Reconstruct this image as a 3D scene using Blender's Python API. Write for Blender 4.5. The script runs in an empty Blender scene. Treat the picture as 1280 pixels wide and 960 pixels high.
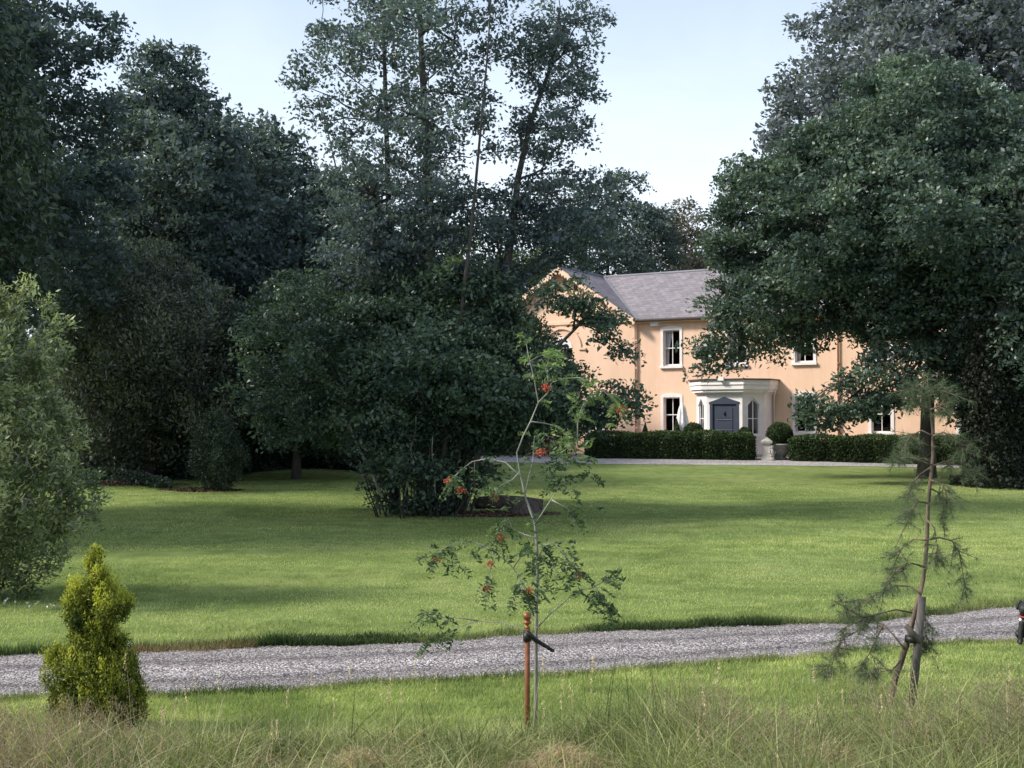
import bpy, bmesh, math, random
import numpy as np
from mathutils import Vector, Matrix

random.seed(7)
RNG = np.random.default_rng(7)
C = bpy.context.scene.collection
F = 1500.0
CAMZ = 2.4
TH = math.atan(48.0 / F)
PI = math.pi

# ------------------------------------------------------------------ terrain
_VN = np.random.default_rng(99).random((256, 256))
def vnoise(x, y, sc, o=0.0):
    x = np.asarray(x) / sc + 57.3 + o; y = np.asarray(y) / sc + 31.7 + o * 1.7
    i = np.floor(x).astype(int); j = np.floor(y).astype(int); u = x - i; v = y - j
    u = u * u * (3 - 2 * u); v = v * v * (3 - 2 * v)
    g = lambda a, b: _VN[a % 256, b % 256]
    return (g(i, j) * (1 - u) + g(i + 1, j) * u) * (1 - v) + (g(i, j + 1) * (1 - u) + g(i + 1, j + 1) * u) * v

def sstep(a, b, x):
    t = np.clip((np.asarray(x, float) - a) / (b - a), 0, 1)
    return t * t * (3 - 2 * t)

def gz(x, y):
    x = np.asarray(x, float); y = np.asarray(y, float)
    z = 0.9 * np.power(np.clip((10 - y) / 10, 0, 1.5), 1.5)
    z = z + np.interp(y, [0, 19, 30, 40, 47, 50, 54, 80, 200, 900], [0, 0, .18, .45, .70, .84, .9, 1.2, 3, 8])
    z = z + 0.03 * np.sin(x * .7 + 1.3) * np.sin(y * .45) * sstep(14, 20, y) * (1 - sstep(40, 46, y))
    return z

def ray(px, py):
    dx = (px - 640) / F; dz = (480 - py) / F
    return Vector((dx, math.cos(TH) - dz * math.sin(TH), math.sin(TH) + dz * math.cos(TH)))

def P(px, py, Y):
    d = ray(px, py)
    return Vector((0, 0, CAMZ)) + d * (Y / d.y)

def G(px, py):
    """ground point seen at a picture position"""
    d = ray(px, py)
    t = 5.0
    while t < 400:
        p = Vector((0, 0, CAMZ)) + d * t
        if p.z <= float(gz(p.x, p.y)):
            break
        t += 0.02
    return p

def base(px, Y):
    p = P(px, 528, Y)
    return Vector((p.x, Y, float(gz(p.x, Y))))

# ------------------------------------------------------------------ materials
def newmat(name):
    m = bpy.data.materials.new(name); m.use_nodes = True
    nt = m.node_tree
    b = nt.nodes['Principled BSDF']
    return m, nt, b

def N(nt, t, **kw):
    n = nt.nodes.new(t)
    for k, v in kw.items():
        setattr(n, k, v)
    return n

def ramp(nt, fac, stops):
    r = N(nt, 'ShaderNodeValToRGB')
    e = r.color_ramp.elements
    while len(e) < len(stops): e.new(0.5)
    for i, (p, c) in enumerate(stops):
        e[i].position = p; e[i].color = (*c, 1) if len(c) == 3 else c
    nt.links.new(fac, r.inputs[0])
    return r.outputs[0]

def noise(nt, scale, detail=4, rough=.55, vec=None, dist=0):
    n = N(nt, 'ShaderNodeTexNoise'); n.inputs['Scale'].default_value = scale
    n.inputs['Detail'].default_value = detail; n.inputs['Roughness'].default_value = rough
    n.inputs['Distortion'].default_value = dist
    if vec is not None: nt.links.new(vec, n.inputs['Vector'])
    return n.outputs['Fac']

def objvec(nt, scale=(1, 1, 1)):
    t = N(nt, 'ShaderNodeTexCoord'); m = N(nt, 'ShaderNodeMapping')
    m.inputs['Scale'].default_value = scale
    nt.links.new(t.outputs['Object'], m.inputs['Vector'])
    return m.outputs['Vector']

def mixc(nt, fac, a, b, mode='MIX'):
    m = N(nt, 'ShaderNodeMix', data_type='RGBA', blend_type=mode)
    for i, v in ((0, fac), (6, a), (7, b)):
        if isinstance(v, (int, float)): m.inputs[i].default_value = v
        elif isinstance(v, tuple): m.inputs[i].default_value = (*v, 1) if len(v) == 3 else v
        else: nt.links.new(v, m.inputs[i])
    return m.outputs[2]

def bump(nt, b, h, strength=.5, dist=.02):
    n = N(nt, 'ShaderNodeBump'); n.inputs['Strength'].default_value = strength
    n.inputs['Distance'].default_value = dist
    nt.links.new(h, n.inputs['Height']); nt.links.new(n.outputs[0], b.inputs['Normal'])

def plain(name, col, rough=.7, var=.25, scale=6, metallic=0, bmp=0):
    m, nt, b = newmat(name)
    v = objvec(nt)
    f = noise(nt, scale, 5, .6, v)
    d = tuple(c * (1 - var) for c in col); l = tuple(min(1, c * (1 + var * .6)) for c in col)
    nt.links.new(ramp(nt, f, [(.3, d), (.7, l)]), b.inputs['Base Color'])
    b.inputs['Roughness'].default_value = rough; b.inputs['Metallic'].default_value = metallic
    if bmp: bump(nt, b, f, bmp, .01)
    return m

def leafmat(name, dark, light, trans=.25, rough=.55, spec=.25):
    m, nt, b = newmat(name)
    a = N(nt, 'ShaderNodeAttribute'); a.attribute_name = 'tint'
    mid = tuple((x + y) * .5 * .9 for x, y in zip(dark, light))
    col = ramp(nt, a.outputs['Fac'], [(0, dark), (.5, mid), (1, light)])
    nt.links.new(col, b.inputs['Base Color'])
    b.inputs['Roughness'].default_value = rough
    b.inputs['Specular IOR Level'].default_value = spec
    if trans > 0:
        t = N(nt, 'ShaderNodeBsdfTranslucent')
        c2 = mixc(nt, 1.0, col, (1.2, 1.3, .7), 'MULTIPLY')
        nt.links.new(c2, t.inputs['Color'])
        mx = N(nt, 'ShaderNodeMixShader'); mx.inputs[0].default_value = trans
        nt.links.new(b.outputs[0], mx.inputs[1]); nt.links.new(t.outputs[0], mx.inputs[2])
        nt.links.new(mx.outputs[0], nt.nodes['Material Output'].inputs['Surface'])
    return m

def barkmat(name, c, c2, stretch=.25):
    m, nt, b = newmat(name)
    v = objvec(nt, (1, 1, stretch))
    f = noise(nt, 14, 6, .65, v)
    nt.links.new(ramp(nt, f, [(.35, c), (.65, c2)]), b.inputs['Base Color'])
    b.inputs['Roughness'].default_value = .9
    bump(nt, b, f, .8, .02)
    return m

M = {}
# lawn
m, nt, b = newmat('lawn_grass_soil')
v = objvec(nt)
n1 = noise(nt, .22, 5, .6, v, .6); n2 = noise(nt, 2.2, 6, .7, objvec(nt, (1, .6, 1)), .3); n3 = noise(nt, 38, 5, .75, v)
n4 = noise(nt, .9, 4, .6, objvec(nt, (.5, 1.6, 1)), .5)
c = ramp(nt, n1, [(.3, (.19, .25, .085)), (.5, (.25, .31, .12)), (.72, (.34, .37, .16))])
c = mixc(nt, .75, c, ramp(nt, n2, [(.25, (.42, .5, .36)), (.55, (.95, .98, .9)), (.8, (1.35, 1.28, 1.25))]), 'MULTIPLY')
c = mixc(nt, .6, c, ramp(nt, n4, [(.3, (.72, .8, .7)), (.6, (1.1, 1.05, 1.0))]), 'MULTIPLY')
c = mixc(nt, .8, c, ramp(nt, n3, [(.3, (.4, .45, .35)), (.5, (.95, .98, .9)), (.75, (1.5, 1.45, 1.3))]), 'MULTIPLY')
nt.links.new(c, b.inputs['Base Color']); b.inputs['Roughness'].default_value = .95
b.inputs['Specular IOR Level'].default_value = .1
bump(nt, b, n3, .9, .05)
M['lawn'] = m

# gravel
def gravel(name, s, cols):
    m, nt, b = newmat(name)
    v = objvec(nt)
    vo = N(nt, 'ShaderNodeTexVoronoi'); vo.inputs['Scale'].default_value = s
    nt.links.new(v, vo.inputs['Vector'])
    sep = N(nt, 'ShaderNodeSeparateColor'); nt.links.new(vo.outputs['Color'], sep.inputs[0])
    c = ramp(nt, sep.outputs[0], cols)
    big = noise(nt, 1.1, 5, .65, objvec(nt, (.35, 1.6, 1)), .4)
    c = mixc(nt, .85, c, ramp(nt, big, [(.3, (.6, .58, .6)), (.5, (.95, .95, .95)), (.7, (1.2, 1.2, 1.22))]), 'MULTIPLY')
    nt.links.new(c, b.inputs['Base Color']); b.inputs['Roughness'].default_value = .9
    if name == 'grey_gravel':
        at = N(nt, 'ShaderNodeAttribute'); at.attribute_name = 'across'
        wv = N(nt, 'ShaderNodeMath', operation='MULTIPLY_ADD'); nt.links.new(big, wv.inputs[0]); wv.inputs[1].default_value = .22; wv.inputs[2].default_value = -.11
        aa = N(nt, 'ShaderNodeMath', operation='ADD'); nt.links.new(at.outputs['Fac'], aa.inputs[0]); nt.links.new(wv.outputs[0], aa.inputs[1])
        c = mixc(nt, 1, c, ramp(nt, aa.outputs[0], [(0, (.75, .7, .62)), (.1, (1.05, 1.05, 1.05)), (.24, (.55, .53, .54)), (.38, (1.08, 1.08, 1.08)), (.52, (1.12, 1.1, 1.1)), (.66, (.52, .50, .51)), (.8, (1.05, 1.05, 1.05)), (1, (.8, .75, .7))]), 'MULTIPLY')
        nt.links.new(c, b.inputs['Base Color'])
    bump(nt, b, vo.outputs['Distance'], 1.0, -.02)
    return m
M['gravel'] = gravel('grey_gravel', 46, [(0, (.07, .06, .06)), (.3, (.155, .135, .135)), (.62, (.28, .255, .25)), (1, (.56, .515, .50))])
M['fgravel'] = gravel('far_gravel', 14, [(0, (.2, .19, .19)), (.4, (.34, .31, .3)), (1, (.5, .47, .46))])
M['stone'] = None
# peach stucco
m, nt, b = newmat('peach_stucco')
v = objvec(nt)
f = noise(nt, .8, 6, .65, objvec(nt, (1, 1, .35))); g = noise(nt, 60, 3, .6, v)
c = ramp(nt, f, [(.3, (.79, .525, .37)), (.55, (.87, .59, .425)), (.75, (.89, .62, .46))])
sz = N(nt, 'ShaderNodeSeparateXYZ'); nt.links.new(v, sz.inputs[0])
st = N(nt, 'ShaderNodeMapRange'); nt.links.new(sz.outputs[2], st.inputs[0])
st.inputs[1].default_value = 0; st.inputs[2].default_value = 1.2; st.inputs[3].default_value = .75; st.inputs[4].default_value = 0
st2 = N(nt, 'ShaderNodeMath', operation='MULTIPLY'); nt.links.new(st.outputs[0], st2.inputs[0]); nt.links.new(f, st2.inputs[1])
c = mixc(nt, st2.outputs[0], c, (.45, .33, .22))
sk = noise(nt, 5.0, 5, .7, objvec(nt, (1, 1, .06)))
c = mixc(nt, .22, c, ramp(nt, sk, [(.35, (.80, .78, .76)), (.52, (1, 1, 1)), (.8, (1.03, 1.03, 1.03))]), 'MULTIPLY')
nt.links.new(c, b.inputs['Base Color']); b.inputs['Roughness'].default_value = .9; bump(nt, b, g, .25, .01)
M['peach'] = m
M['peachtrim'] = plain('pale_peach_trim', (.87, .60, .44), .8, .08, 3)
M['white'] = plain('white_render', (.86, .80, .79), .7, .09, 2.5)
M['whitewood'] = plain('white_wood', (.85, .83, .82), .5, .08, 6)
M['door'] = plain('slate_blue_paint', (.05, .062, .095), .45, .15, 4)
M['doorlight'] = plain('grey_paint_edge', (.2, .21, .25), .5, .1, 4)
M['lead'] = plain('lead_flashing', (.17, .17, .2), .6, .2, 3)
M['darkmetal'] = plain('dark_gutter', (.07, .055, .055), .5, .2, 5)
M['room'] = plain('dark_room', (.03, .028, .03), .9, .1, 2)  # near-black colour stands in for the unlit interior
M['curtain'] = plain('grey_curtain', (.62, .6, .64), .9, .12, 9)
M['canvas'] = plain('white_canvas', (.85, .82, .8), .9, .08, 10)
M['stonegrey'] = plain('weathered_stone', (.36, .34, .31), .9, .35, 9, bmp=.4)
M['concrete'] = plain('pale_concrete', (.5, .47, .44), .9, .25, 6, bmp=.3)
m, nt, b = newmat('window_glass')
b.inputs['Base Color'].default_value = (.02, .02, .022, 1)
gl = N(nt, 'ShaderNodeBsdfGlossy'); gl.inputs['Roughness'].default_value = .03; gl.inputs['Color'].default_value = (.9, .9, .95, 1)
tr = N(nt, 'ShaderNodeBsdfTransparent'); fr = N(nt, 'ShaderNodeFresnel'); fr.inputs[0].default_value = 1.5
nz = noise(nt, 2.0, 2, .5, objvec(nt)); bp = N(nt, 'ShaderNodeBump'); bp.inputs['Strength'].default_value = .05
nt.links.new(nz, bp.inputs['Height']); nt.links.new(bp.outputs[0], gl.inputs['Normal'])
mx = N(nt, 'ShaderNodeMixShader'); fm = N(nt, 'ShaderNodeMath', operation='MULTIPLY'); fm.inputs[1].default_value = .5; nt.links.new(fr.outputs[0], fm.inputs[0]); nt.links.new(fm.outputs[0], mx.inputs[0])
nt.links.new(tr.outputs[0], mx.inputs[1]); nt.links.new(gl.outputs[0], mx.inputs[2])
nt.links.new(mx.outputs[0], nt.nodes['Material Output'].inputs['Surface'])
M['glass'] = m
# slate
m, nt, b = newmat('slate_roof')
tc = N(nt, 'ShaderNodeTexCoord'); br = N(nt, 'ShaderNodeTexBrick')
nt.links.new(tc.outputs['UV'], br.inputs['Vector'])
br.inputs['Scale'].default_value = 1; br.inputs['Brick Width'].default_value = .32; br.inputs['Row Height'].default_value = .24
br.inputs['Mortar Size'].default_value = .008; br.inputs['Color1'].default_value = (.20, .175, .195, 1)
br.inputs['Color2'].default_value = (.28, .25, .265, 1); br.inputs['Mortar'].default_value = (.09, .08, .09, 1)
f = noise(nt, 3, 6, .7, tc.outputs['UV']); f2 = noise(nt, .5, 5, .7, tc.outputs['UV'])
c = mixc(nt, .8, br.outputs['Color'], ramp(nt, f, [(.3, (.7, .7, .72)), (.55, (1, 1, 1)), (.72, (1.3, 1.25, 1.2))]), 'MULTIPLY')
c = mixc(nt, .6, c, ramp(nt, f2, [(.3, (.75, .74, .72)), (.7, (1.15, 1.12, 1.1))]), 'MULTIPLY')
nt.links.new(c, b.inputs['Base Color']); b.inputs['Roughness'].default_value = .7; bump(nt, b, br.outputs['Fac'], .5, -.02)
M['slate'] = m

M['bark'] = barkmat('dark_bark', (.03, .027, .024), (.075, .067, .06))
M['barkgrey'] = barkmat('grey_bark', (.16, .15, .13), (.30, .28, .25))
M['barkpine'] = barkmat('pine_bark', (.07, .052, .04), (.20, .145, .105))
M['barkrowan'] = barkmat('rowan_bark', (.16, .16, .13), (.36, .35, .30))
M['oldwood'] = barkmat('weathered_wood', (.055, .048, .042), (.15, .135, .12))
M['log'] = barkmat('rotten_log', (.04, .032, .028), (.13, .10, .085))
M['rust'] = plain('rusty_iron', (.24, .085, .035), .75, .35, 22, .2, .2)
M['rustball'] = plain('copper_rust', (.36, .14, .06), .45, .3, 26, .5)
M['rubber'] = plain('black_rubber', (.012, .012, .013), .5, .2, 20)
M['dirt'] = plain('leaf_litter', (.075, .05, .038), .95, .5, 30, bmp=.6)
M['fur'] = plain('black_fur', (.012, .012, .013), .6, .4, 60, bmp=.5)
M['collar'] = plain('red_collar', (.30, .04, .05), .6, .1, 10)
M['tag'] = plain('pale_disc', (.9, .85, .85), .3, .05, 10)
M['nose'] = plain('black_nose', (.02, .018, .018), .25, .1, 10)
M['berry'] = plain('orange_berry', (.55, .09, .04), .4, .4, 60)

M['alder'] = leafmat('alder_leaves', (.038, .070, .060), (.140, .205, .125), .3, .42, .5)  # haze put into the tree leaf colours here: paler and bluer
M['alderhi'] = leafmat('alder_hazy_leaves', (.066, .096, .122), (.19, .245, .235), .35, .42, .5)  # upper crown bluer still, aerial haze painted into the leaves
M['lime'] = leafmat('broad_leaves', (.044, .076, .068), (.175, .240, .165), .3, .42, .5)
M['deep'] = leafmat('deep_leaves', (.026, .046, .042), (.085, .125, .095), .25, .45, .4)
M['deepblue'] = leafmat('hazy_blue_leaves', (.054, .082, .094), (.150, .200, .190), .3, .55, .3)  # blue haze of distance put into the leaf colour
M['purple'] = leafmat('hazy_grey_leaves', (.100, .120, .145), (.22, .25, .265), .3, .55, .3)  # purplish grey is distance haze painted into the leaves
M['brown'] = leafmat('russet_leaves', (.090, .085, .080), (.24, .215, .175), .3, .45, .4)
M['yew'] = leafmat('yew_leaves', (.028, .050, .040), (.110, .155, .085), .2, .5, .4)
M['laurel'] = leafmat('laurel_leaves', (.045, .062, .055), (.27, .30, .20), .25, .4, .5)
M['olive'] = leafmat('silvery_leaves', (.09, .125, .065), (.58, .62, .36), .4, .45, .4)
M['midgreen'] = leafmat('sunny_leaves', (.05, .08, .025), (.13, .18, .06))  # yellow cast of sunlit foliage put into the colour
M['hedge'] = leafmat('hedge_leaves', (.020, .038, .014), (.075, .125, .035), .15)
M['ivy'] = leafmat('ivy_leaves', (.010, .014, .010), (.024, .032, .018), .05)
M['gold'] = leafmat('golden_scales', (.035, .065, .012), (.56, .57, .075), .3)
M['rowanleaf'] = leafmat('rowan_leaflets', (.03, .065, .035), (.26, .36, .14), .35)
M['needle'] = leafmat('pine_needles', (.06, .085, .045), (.20, .25, .14), .2)
M['blade'] = leafmat('grass_blades', (.15, .205, .07), (.58, .62, .27), .4)
M['meadow'] = leafmat('meadow_blades', (.05, .085, .025), (.46, .48, .21), .35)
M['dry'] = leafmat('dry_stalks', (.28, .19, .11), (.74, .61, .40), .3)
M['seed'] = leafmat('grass_seed_heads', (.17, .115, .10), (.42, .31, .26), .4)
M['pebble'] = leafmat('pebbles', (.11, .10, .096), (.60, .55, .53), 0, .8)
M['litter'] = leafmat('dead_leaves', (.05, .03, .02), (.2, .13, .09), 0)
M['petal'] = leafmat('white_petals', (.7, .7, .66), (.9, .9, .88), .2)

# ------------------------------------------------------------------ mesh helpers
def tag(o, label=None, cat=None, group=None, kind=None):
    if label: o['label'] = label
    if cat: o['category'] = cat
    if group: o['group'] = group
    if kind: o['kind'] = kind
    return o

def thing(name, label, cat, loc=(0, 0, 0), rz=0, group=None):
    o = bpy.data.objects.new(name, None); C.objects.link(o)
    o.location = loc; o.rotation_euler = (0, 0, rz); o.empty_display_size = .2
    return tag(o, label, cat, group)

def link(name, me, mat, parent=None):
    o = bpy.data.objects.new(name, me); C.objects.link(o)
    if mat is not None: me.materials.append(mat)
    if parent is not None: o.parent = parent
    return o

def np_mesh(name, V, Fc, mat, parent=None, tint=None, org=(0, 0, 0)):
    """V (n,3), Fc (m,k) all faces with k corners"""
    V = np.asarray(V, np.float32) - np.asarray(org, np.float32)
    Fc = np.asarray(Fc, np.int32)
    me = bpy.data.meshes.new(name)
    k = Fc.shape[1]; n = len(Fc)
    me.vertices.add(len(V)); me.vertices.foreach_set('co', V.ravel())
    me.loops.add(n * k); me.loops.foreach_set('vertex_index', Fc.ravel())
    me.polygons.add(n); me.polygons.foreach_set('loop_start', np.arange(0, n * k, k, dtype=np.int32))
    me.update(calc_edges=True)
    if tint is not None:
        a = me.attributes.new('tint', 'FLOAT', 'FACE'); a.data.foreach_set('value', np.clip(tint, 0, 1).astype(np.float32))
    return link(name, me, mat, parent)

class MB:
    def __init__(self): self.v = []; self.f = []; self.sm = []
    def poly(self, pts, smooth=False):
        i = len(self.v); self.v += [tuple(p) for p in pts]; self.f.append(tuple(range(i, i + len(pts)))); self.sm.append(smooth)
    def prism(self, pts, off):
        n = len(pts); i = len(self.v); off = Vector(off)
        self.v += [tuple(p) for p in pts] + [tuple(Vector(p) + off) for p in pts]
        self.f.append(tuple(range(i, i + n))); self.f.append(tuple(reversed(range(i + n, i + 2 * n))))
        for k in range(n): self.f.append((i + k, i + (k + 1) % n, i + n + (k + 1) % n, i + n + k))
        self.sm += [False] * (n + 2)
        return self
    def box(self, x0, x1, y0, y1, z0, z1):
        return self.prism([(x0, y0, z0), (x1, y0, z0), (x1, y1, z0), (x0, y1, z0)], (0, 0, z1 - z0))
    def tube(self, pts, rad, n=6, cap=True):
        pts = [Vector(p) for p in pts]
        i0 = len(self.v); up = Vector((.13, .2, 1))
        for k, p in enumerate(pts):
            d = (pts[min(k + 1, len(pts) - 1)] - pts[max(k - 1, 0)]).normalized()
            a = d.cross(up)
            if a.length < .05: a = d.cross(Vector((1, .1, 0)))
            a.normalize(); bb = d.cross(a); r = rad[k] if hasattr(rad, '__len__') else rad
            for j in range(n):
                t = 2 * PI * j / n
                self.v.append(tuple(p + (a * math.cos(t) + bb * math.sin(t)) * r))
        for k in range(len(pts) - 1):
            for j in range(n):
                self.f.append((i0 + k * n + j, i0 + k * n + (j + 1) % n, i0 + (k + 1) * n + (j + 1) % n, i0 + (k + 1) * n + j)); self.sm.append(True)
        if cap:
            self.f.append(tuple(i0 + j for j in range(n))); self.f.append(tuple(i0 + (len(pts) - 1) * n + j for j in range(n))); self.sm += [False, False]
        return self
    def lathe(self, prof, cx=0, cy=0, n=20):
        i0 = len(self.v)
        for r, z in prof:
            for j in range(n):
                t = 2 * PI * j / n; self.v.append((cx + r * math.cos(t), cy + r * math.sin(t), z))
        for k in range(len(prof) - 1):
            for j in range(n):
                self.f.append((i0 + k * n + j, i0 + k * n + (j + 1) % n, i0 + (k + 1) * n + (j + 1) % n, i0 + (k + 1) * n + j)); self.sm.append(True)
        return self
    def build(self, name, mat, parent=None, org=(0, 0, 0)):
        me = bpy.data.meshes.new(name); o = Vector(org)
        me.from_pydata([tuple(Vector(v) - o) for v in self.v], [], self.f)
        me.polygons.foreach_set('use_smooth', self.sm)
        bm = bmesh.new(); bm.from_mesh(me); bmesh.ops.recalc_face_normals(bm, faces=bm.faces); bm.to_mesh(me); bm.free()
        me.update()
        return link(name, me, mat, parent)

def unit(v): return v / np.maximum(np.linalg.norm(v, axis=1, keepdims=True), 1e-6)

def leaf_geo(Cn, size, axis=None, nrm_up=.8, aspect=.55, jit=.35, axj=.8):
    """diamond leaves at centres Cn; returns V, F"""
    n = len(Cn)
    nr = RNG.normal(size=(n, 3)); nr[:, 2] += nrm_up; nr = unit(nr)
    ax = RNG.normal(size=(n, 3)) * axj
    if axis is not None: ax += axis
    ax = ax - nr * (ax * nr).sum(1, keepdims=True); ax = unit(ax)
    sd = np.cross(nr, ax)
    s = (size * np.clip(1 + jit * 1.1 * RNG.normal(0, .8, n), .35, 1.9))[:, None]
    w = s * aspect
    a = Cn - ax * s * .5; d = Cn + ax * s * .5
    l = Cn - sd * w * .5 - ax * s * .08; r = Cn + sd * w * .5 - ax * s * .08
    V = np.stack([a, r, d, l], 1).reshape(-1, 3)
    Fc = np.arange(n * 4).reshape(n, 4)
    return V, Fc

# ------------------------------------------------------------------ crowns
def inside(poly, x, y):
    r = False; n = len(poly); j = n - 1
    for i in range(n):
        xi, yi = poly[i]; xj, yj = poly[j]
        if (yi > y) != (yj > y) and x < (xj - xi) * (y - yi) / (yj - yi) + xi: r = not r
        j = i
    return r

def edist(poly, x, y):
    best = 1e9; n = len(poly)
    for i in range(n):
        ax, ay = poly[i]; bx, by = poly[(i + 1) % n]
        dx, dy = bx - ax, by - ay; t = max(0, min(1, ((x - ax) * dx + (y - ay) * dy) / (dx * dx + dy * dy + 1e-9)))
        best = min(best, math.hypot(x - ax - t * dx, y - ay - t * dy))
    return best

def fill(poly, Y, rmax, rmin, n, tmax=4.0, rnd=None):
    """pack round masses of foliage (metres) inside a crown outline; each has a place in depth"""
    rnd = rnd or random
    sc = Y / F
    xs = [p[0] for p in poly]; ys = [p[1] for p in poly]
    L = []; tries = 0
    while len(L) < n and tries < n * 120:
        tries += 1
        x = rnd.uniform(min(xs), max(xs)); y = rnd.uniform(min(ys), max(ys))
        if not inside(poly, x, y): continue
        d = edist(poly, x, y) * sc
        r = min(rmax * rnd.uniform(.65, 1), max(d * .95, rmin))
        if d < rmin * .35: continue
        T = min(tmax, d * 1.1)
        yy = Y + rnd.uniform(-T, T)
        c = P(x, y, yy)
        if any((c - q).length < (r + s) * .52 for q, s in L): continue
        L.append((c, r))
    return L

def crown_points(L, rc, cover, per, flat=.45, shell=.55, squash=.8):
    """leaf centres, outward axes, tints"""
    cs = []; axs = []; ts = []; tips = []
    for (c, r) in L:
        k = max(5, int(cover * 4 * (r / rc) ** 2))
        d = unit(RNG.normal(size=(k, 3)))
        rr = RNG.uniform(shell, 1.05, k) + (RNG.random(k) < .12) * RNG.uniform(.05, .28, k)
        pc = np.array(c) + d * (r * rr)[:, None] * np.array([1, 1, squash])
        lt = RNG.uniform(-.15, .15)
        ct = .30 + lt + RNG.normal(0, .15, k) + .24 * d[:, 2]  # light from above put into the tint: upward-facing clumps paler
        rk = rc * RNG.uniform(.6, 1.25, k)
        m = np.maximum(6, (per * (rk / rc) ** 2)).astype(int)
        idx = np.repeat(np.arange(k), m)
        off = np.clip(RNG.normal(size=(len(idx), 3)) * .5, -.9, .9)
        off[:, 2] *= flat
        o2 = off * rk[idx][:, None]
        # droop outward
        o2[:, 2] -= .25 * (o2[:, 0] ** 2 + o2[:, 1] ** 2) / rc
        cs.append(pc[idx] + o2); axs.append(d[idx] * .8 + off * .7)
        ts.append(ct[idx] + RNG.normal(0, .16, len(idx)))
        tips.append((pc, d))
    return np.concatenate(cs), np.concatenate(axs), np.concatenate(ts), tips

def limb(mb, a, b, r0, r1, sag=.12, n=5, seg=5):
    a = Vector(a); b = Vector(b); L = (b - a).length
    s = Vector((random.uniform(-1, 1), random.uniform(-1, 1), random.uniform(.2, 1))) * L * sag
    pts = []; rs = []
    for i in range(seg + 1):
        t = i / seg
        p = a.lerp(b, t) + s * (4 * t * (1 - t)) * .6 + Vector([random.uniform(-1, 1) * L * .025 for _ in range(3)]) * (0 < i < seg)
        pts.append(p); rs.append(r0 + (r1 - r0) * t)
    mb.tube(pts, rs, n)
    return pts

def tree(name, label, cat, bx, Y, masses, leaf, bark, lsize=.12, rc=.5, cover=1.3, per=45, stems=None, group=None,
         flat=.45, shell=.5, aspect=.55, nrm_up=.8, twigs=2, axis=None, trunk_r=.25, limb_r=.07, squash=.8, amin=.3):
    """masses: list of (list of masses, cover factor, part name, material or None)"""
    b0 = base(bx, Y)
    root = thing(name, label, cat, b0, 0, group)
    allL = [q for ms in masses for q in ms[0]]
    if stems is None:
        top = max(q[0].z for q in allL); cx = sum(q[0].x for q in allL) / len(allL); cy = sum(q[0].y for q in allL) / len(allL)
        tp = Vector((cx * .6 + b0.x * .4, cy * .6 + b0.y * .4, b0.z + (top - b0.z) * .85))
        pts = [b0 - Vector((0, 0, .3))]
        for i in range(1, 8):
            t = i / 7; pts.append(b0.lerp(tp, t) + Vector((random.uniform(-.15, .15), random.uniform(-.15, .15), 0)))
        stems = [(pts, trunk_r)]
    SP = []
    for pts, r in stems:
        mb = MB(); n = len(pts)
        rs = [r * (1.25 if i == 0 else 1) * (1 - .8 * i / (n - 1)) for i in range(n)]
        mb.tube(pts, rs, 9)
        mb.build('trunk', bark, root, b0)
        for i in range(n - 1):
            for t in (0, .5): SP.append((Vector(pts[i]).lerp(Vector(pts[i + 1]), t), rs[i]))
    br = MB(); SP0 = list(SP); use = {}
    for ms in masses:
        L, cv, pname, pm = ms
        ls = lsize
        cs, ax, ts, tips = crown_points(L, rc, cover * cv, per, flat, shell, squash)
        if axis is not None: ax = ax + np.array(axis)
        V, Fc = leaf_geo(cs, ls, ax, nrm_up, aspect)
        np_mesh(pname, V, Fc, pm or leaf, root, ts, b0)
        sc0 = SP[0][0]
        for (c, r), (pc, d) in sorted(zip(L, tips), key=lambda q: min((q[0][0] - s_[0]).length for s_ in SP0)):
            low = [s for s in SP if s[0].z > b0.z + amin] or SP
            s = min(low, key=lambda q: (q[0] - c).length + .35 * max(0, q[0].z - c.z) + (.0 if q[1] > .02 else .6) + .45 * use.get(tuple(q[0]), 0))
            use[tuple(s[0])] = use.get(tuple(s[0]), 0) + 1
            r1_ = max(.010, min(s[1] * .55, limb_r * .45))
            lp = limb(br, s[0], c, min(s[1] * .75, limb_r), r1_, .08)
            SP += [(q_, min(s[1] * .75, limb_r) + (r1_ - min(s[1] * .75, limb_r)) * i_ / 5) for i_, q_ in enumerate(lp) if i_ > 1]
            for q in range(min(len(pc), int(twigs * r * 2 + 2))):
                i = random.randrange(len(pc))
                limb(br, lp[random.choice((3, 4, 5))], pc[i], .014, .005, .08, 3, 3)
    if br.v: br.build('branches', bark, root, b0)
    return root

# ================================================================== GROUND
def strip_xs():
    ys = np.concatenate([np.arange(-6, 60, .5), np.arange(60, 120, 4), np.array([140, 180, 240, 320, 450, 700, 1000])])
    xs = np.concatenate([[-700, -400, -200, -100, -60], np.arange(-40, 41, 1.0), [60, 100, 200, 400, 700]])
    return xs, ys
xs, ys = strip_xs()
X, Yg = np.meshgrid(xs, ys)
Z = gz(X, Yg)
V = np.stack([X, Yg, Z], -1).reshape(-1, 3)
nx, ny = len(xs), len(ys)
ii, jj = np.meshgrid(np.arange(ny - 1), np.arange(nx - 1), indexing='ij')
a = (ii * nx + jj).ravel()
Fc = np.stack([a, a + 1, a + nx + 1, a + nx], 1)
g = np_mesh('lawn', V, Fc, M['lawn']); g.data.polygons.foreach_set('use_smooth', [True] * len(Fc)); tag(g, kind='structure')

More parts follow.
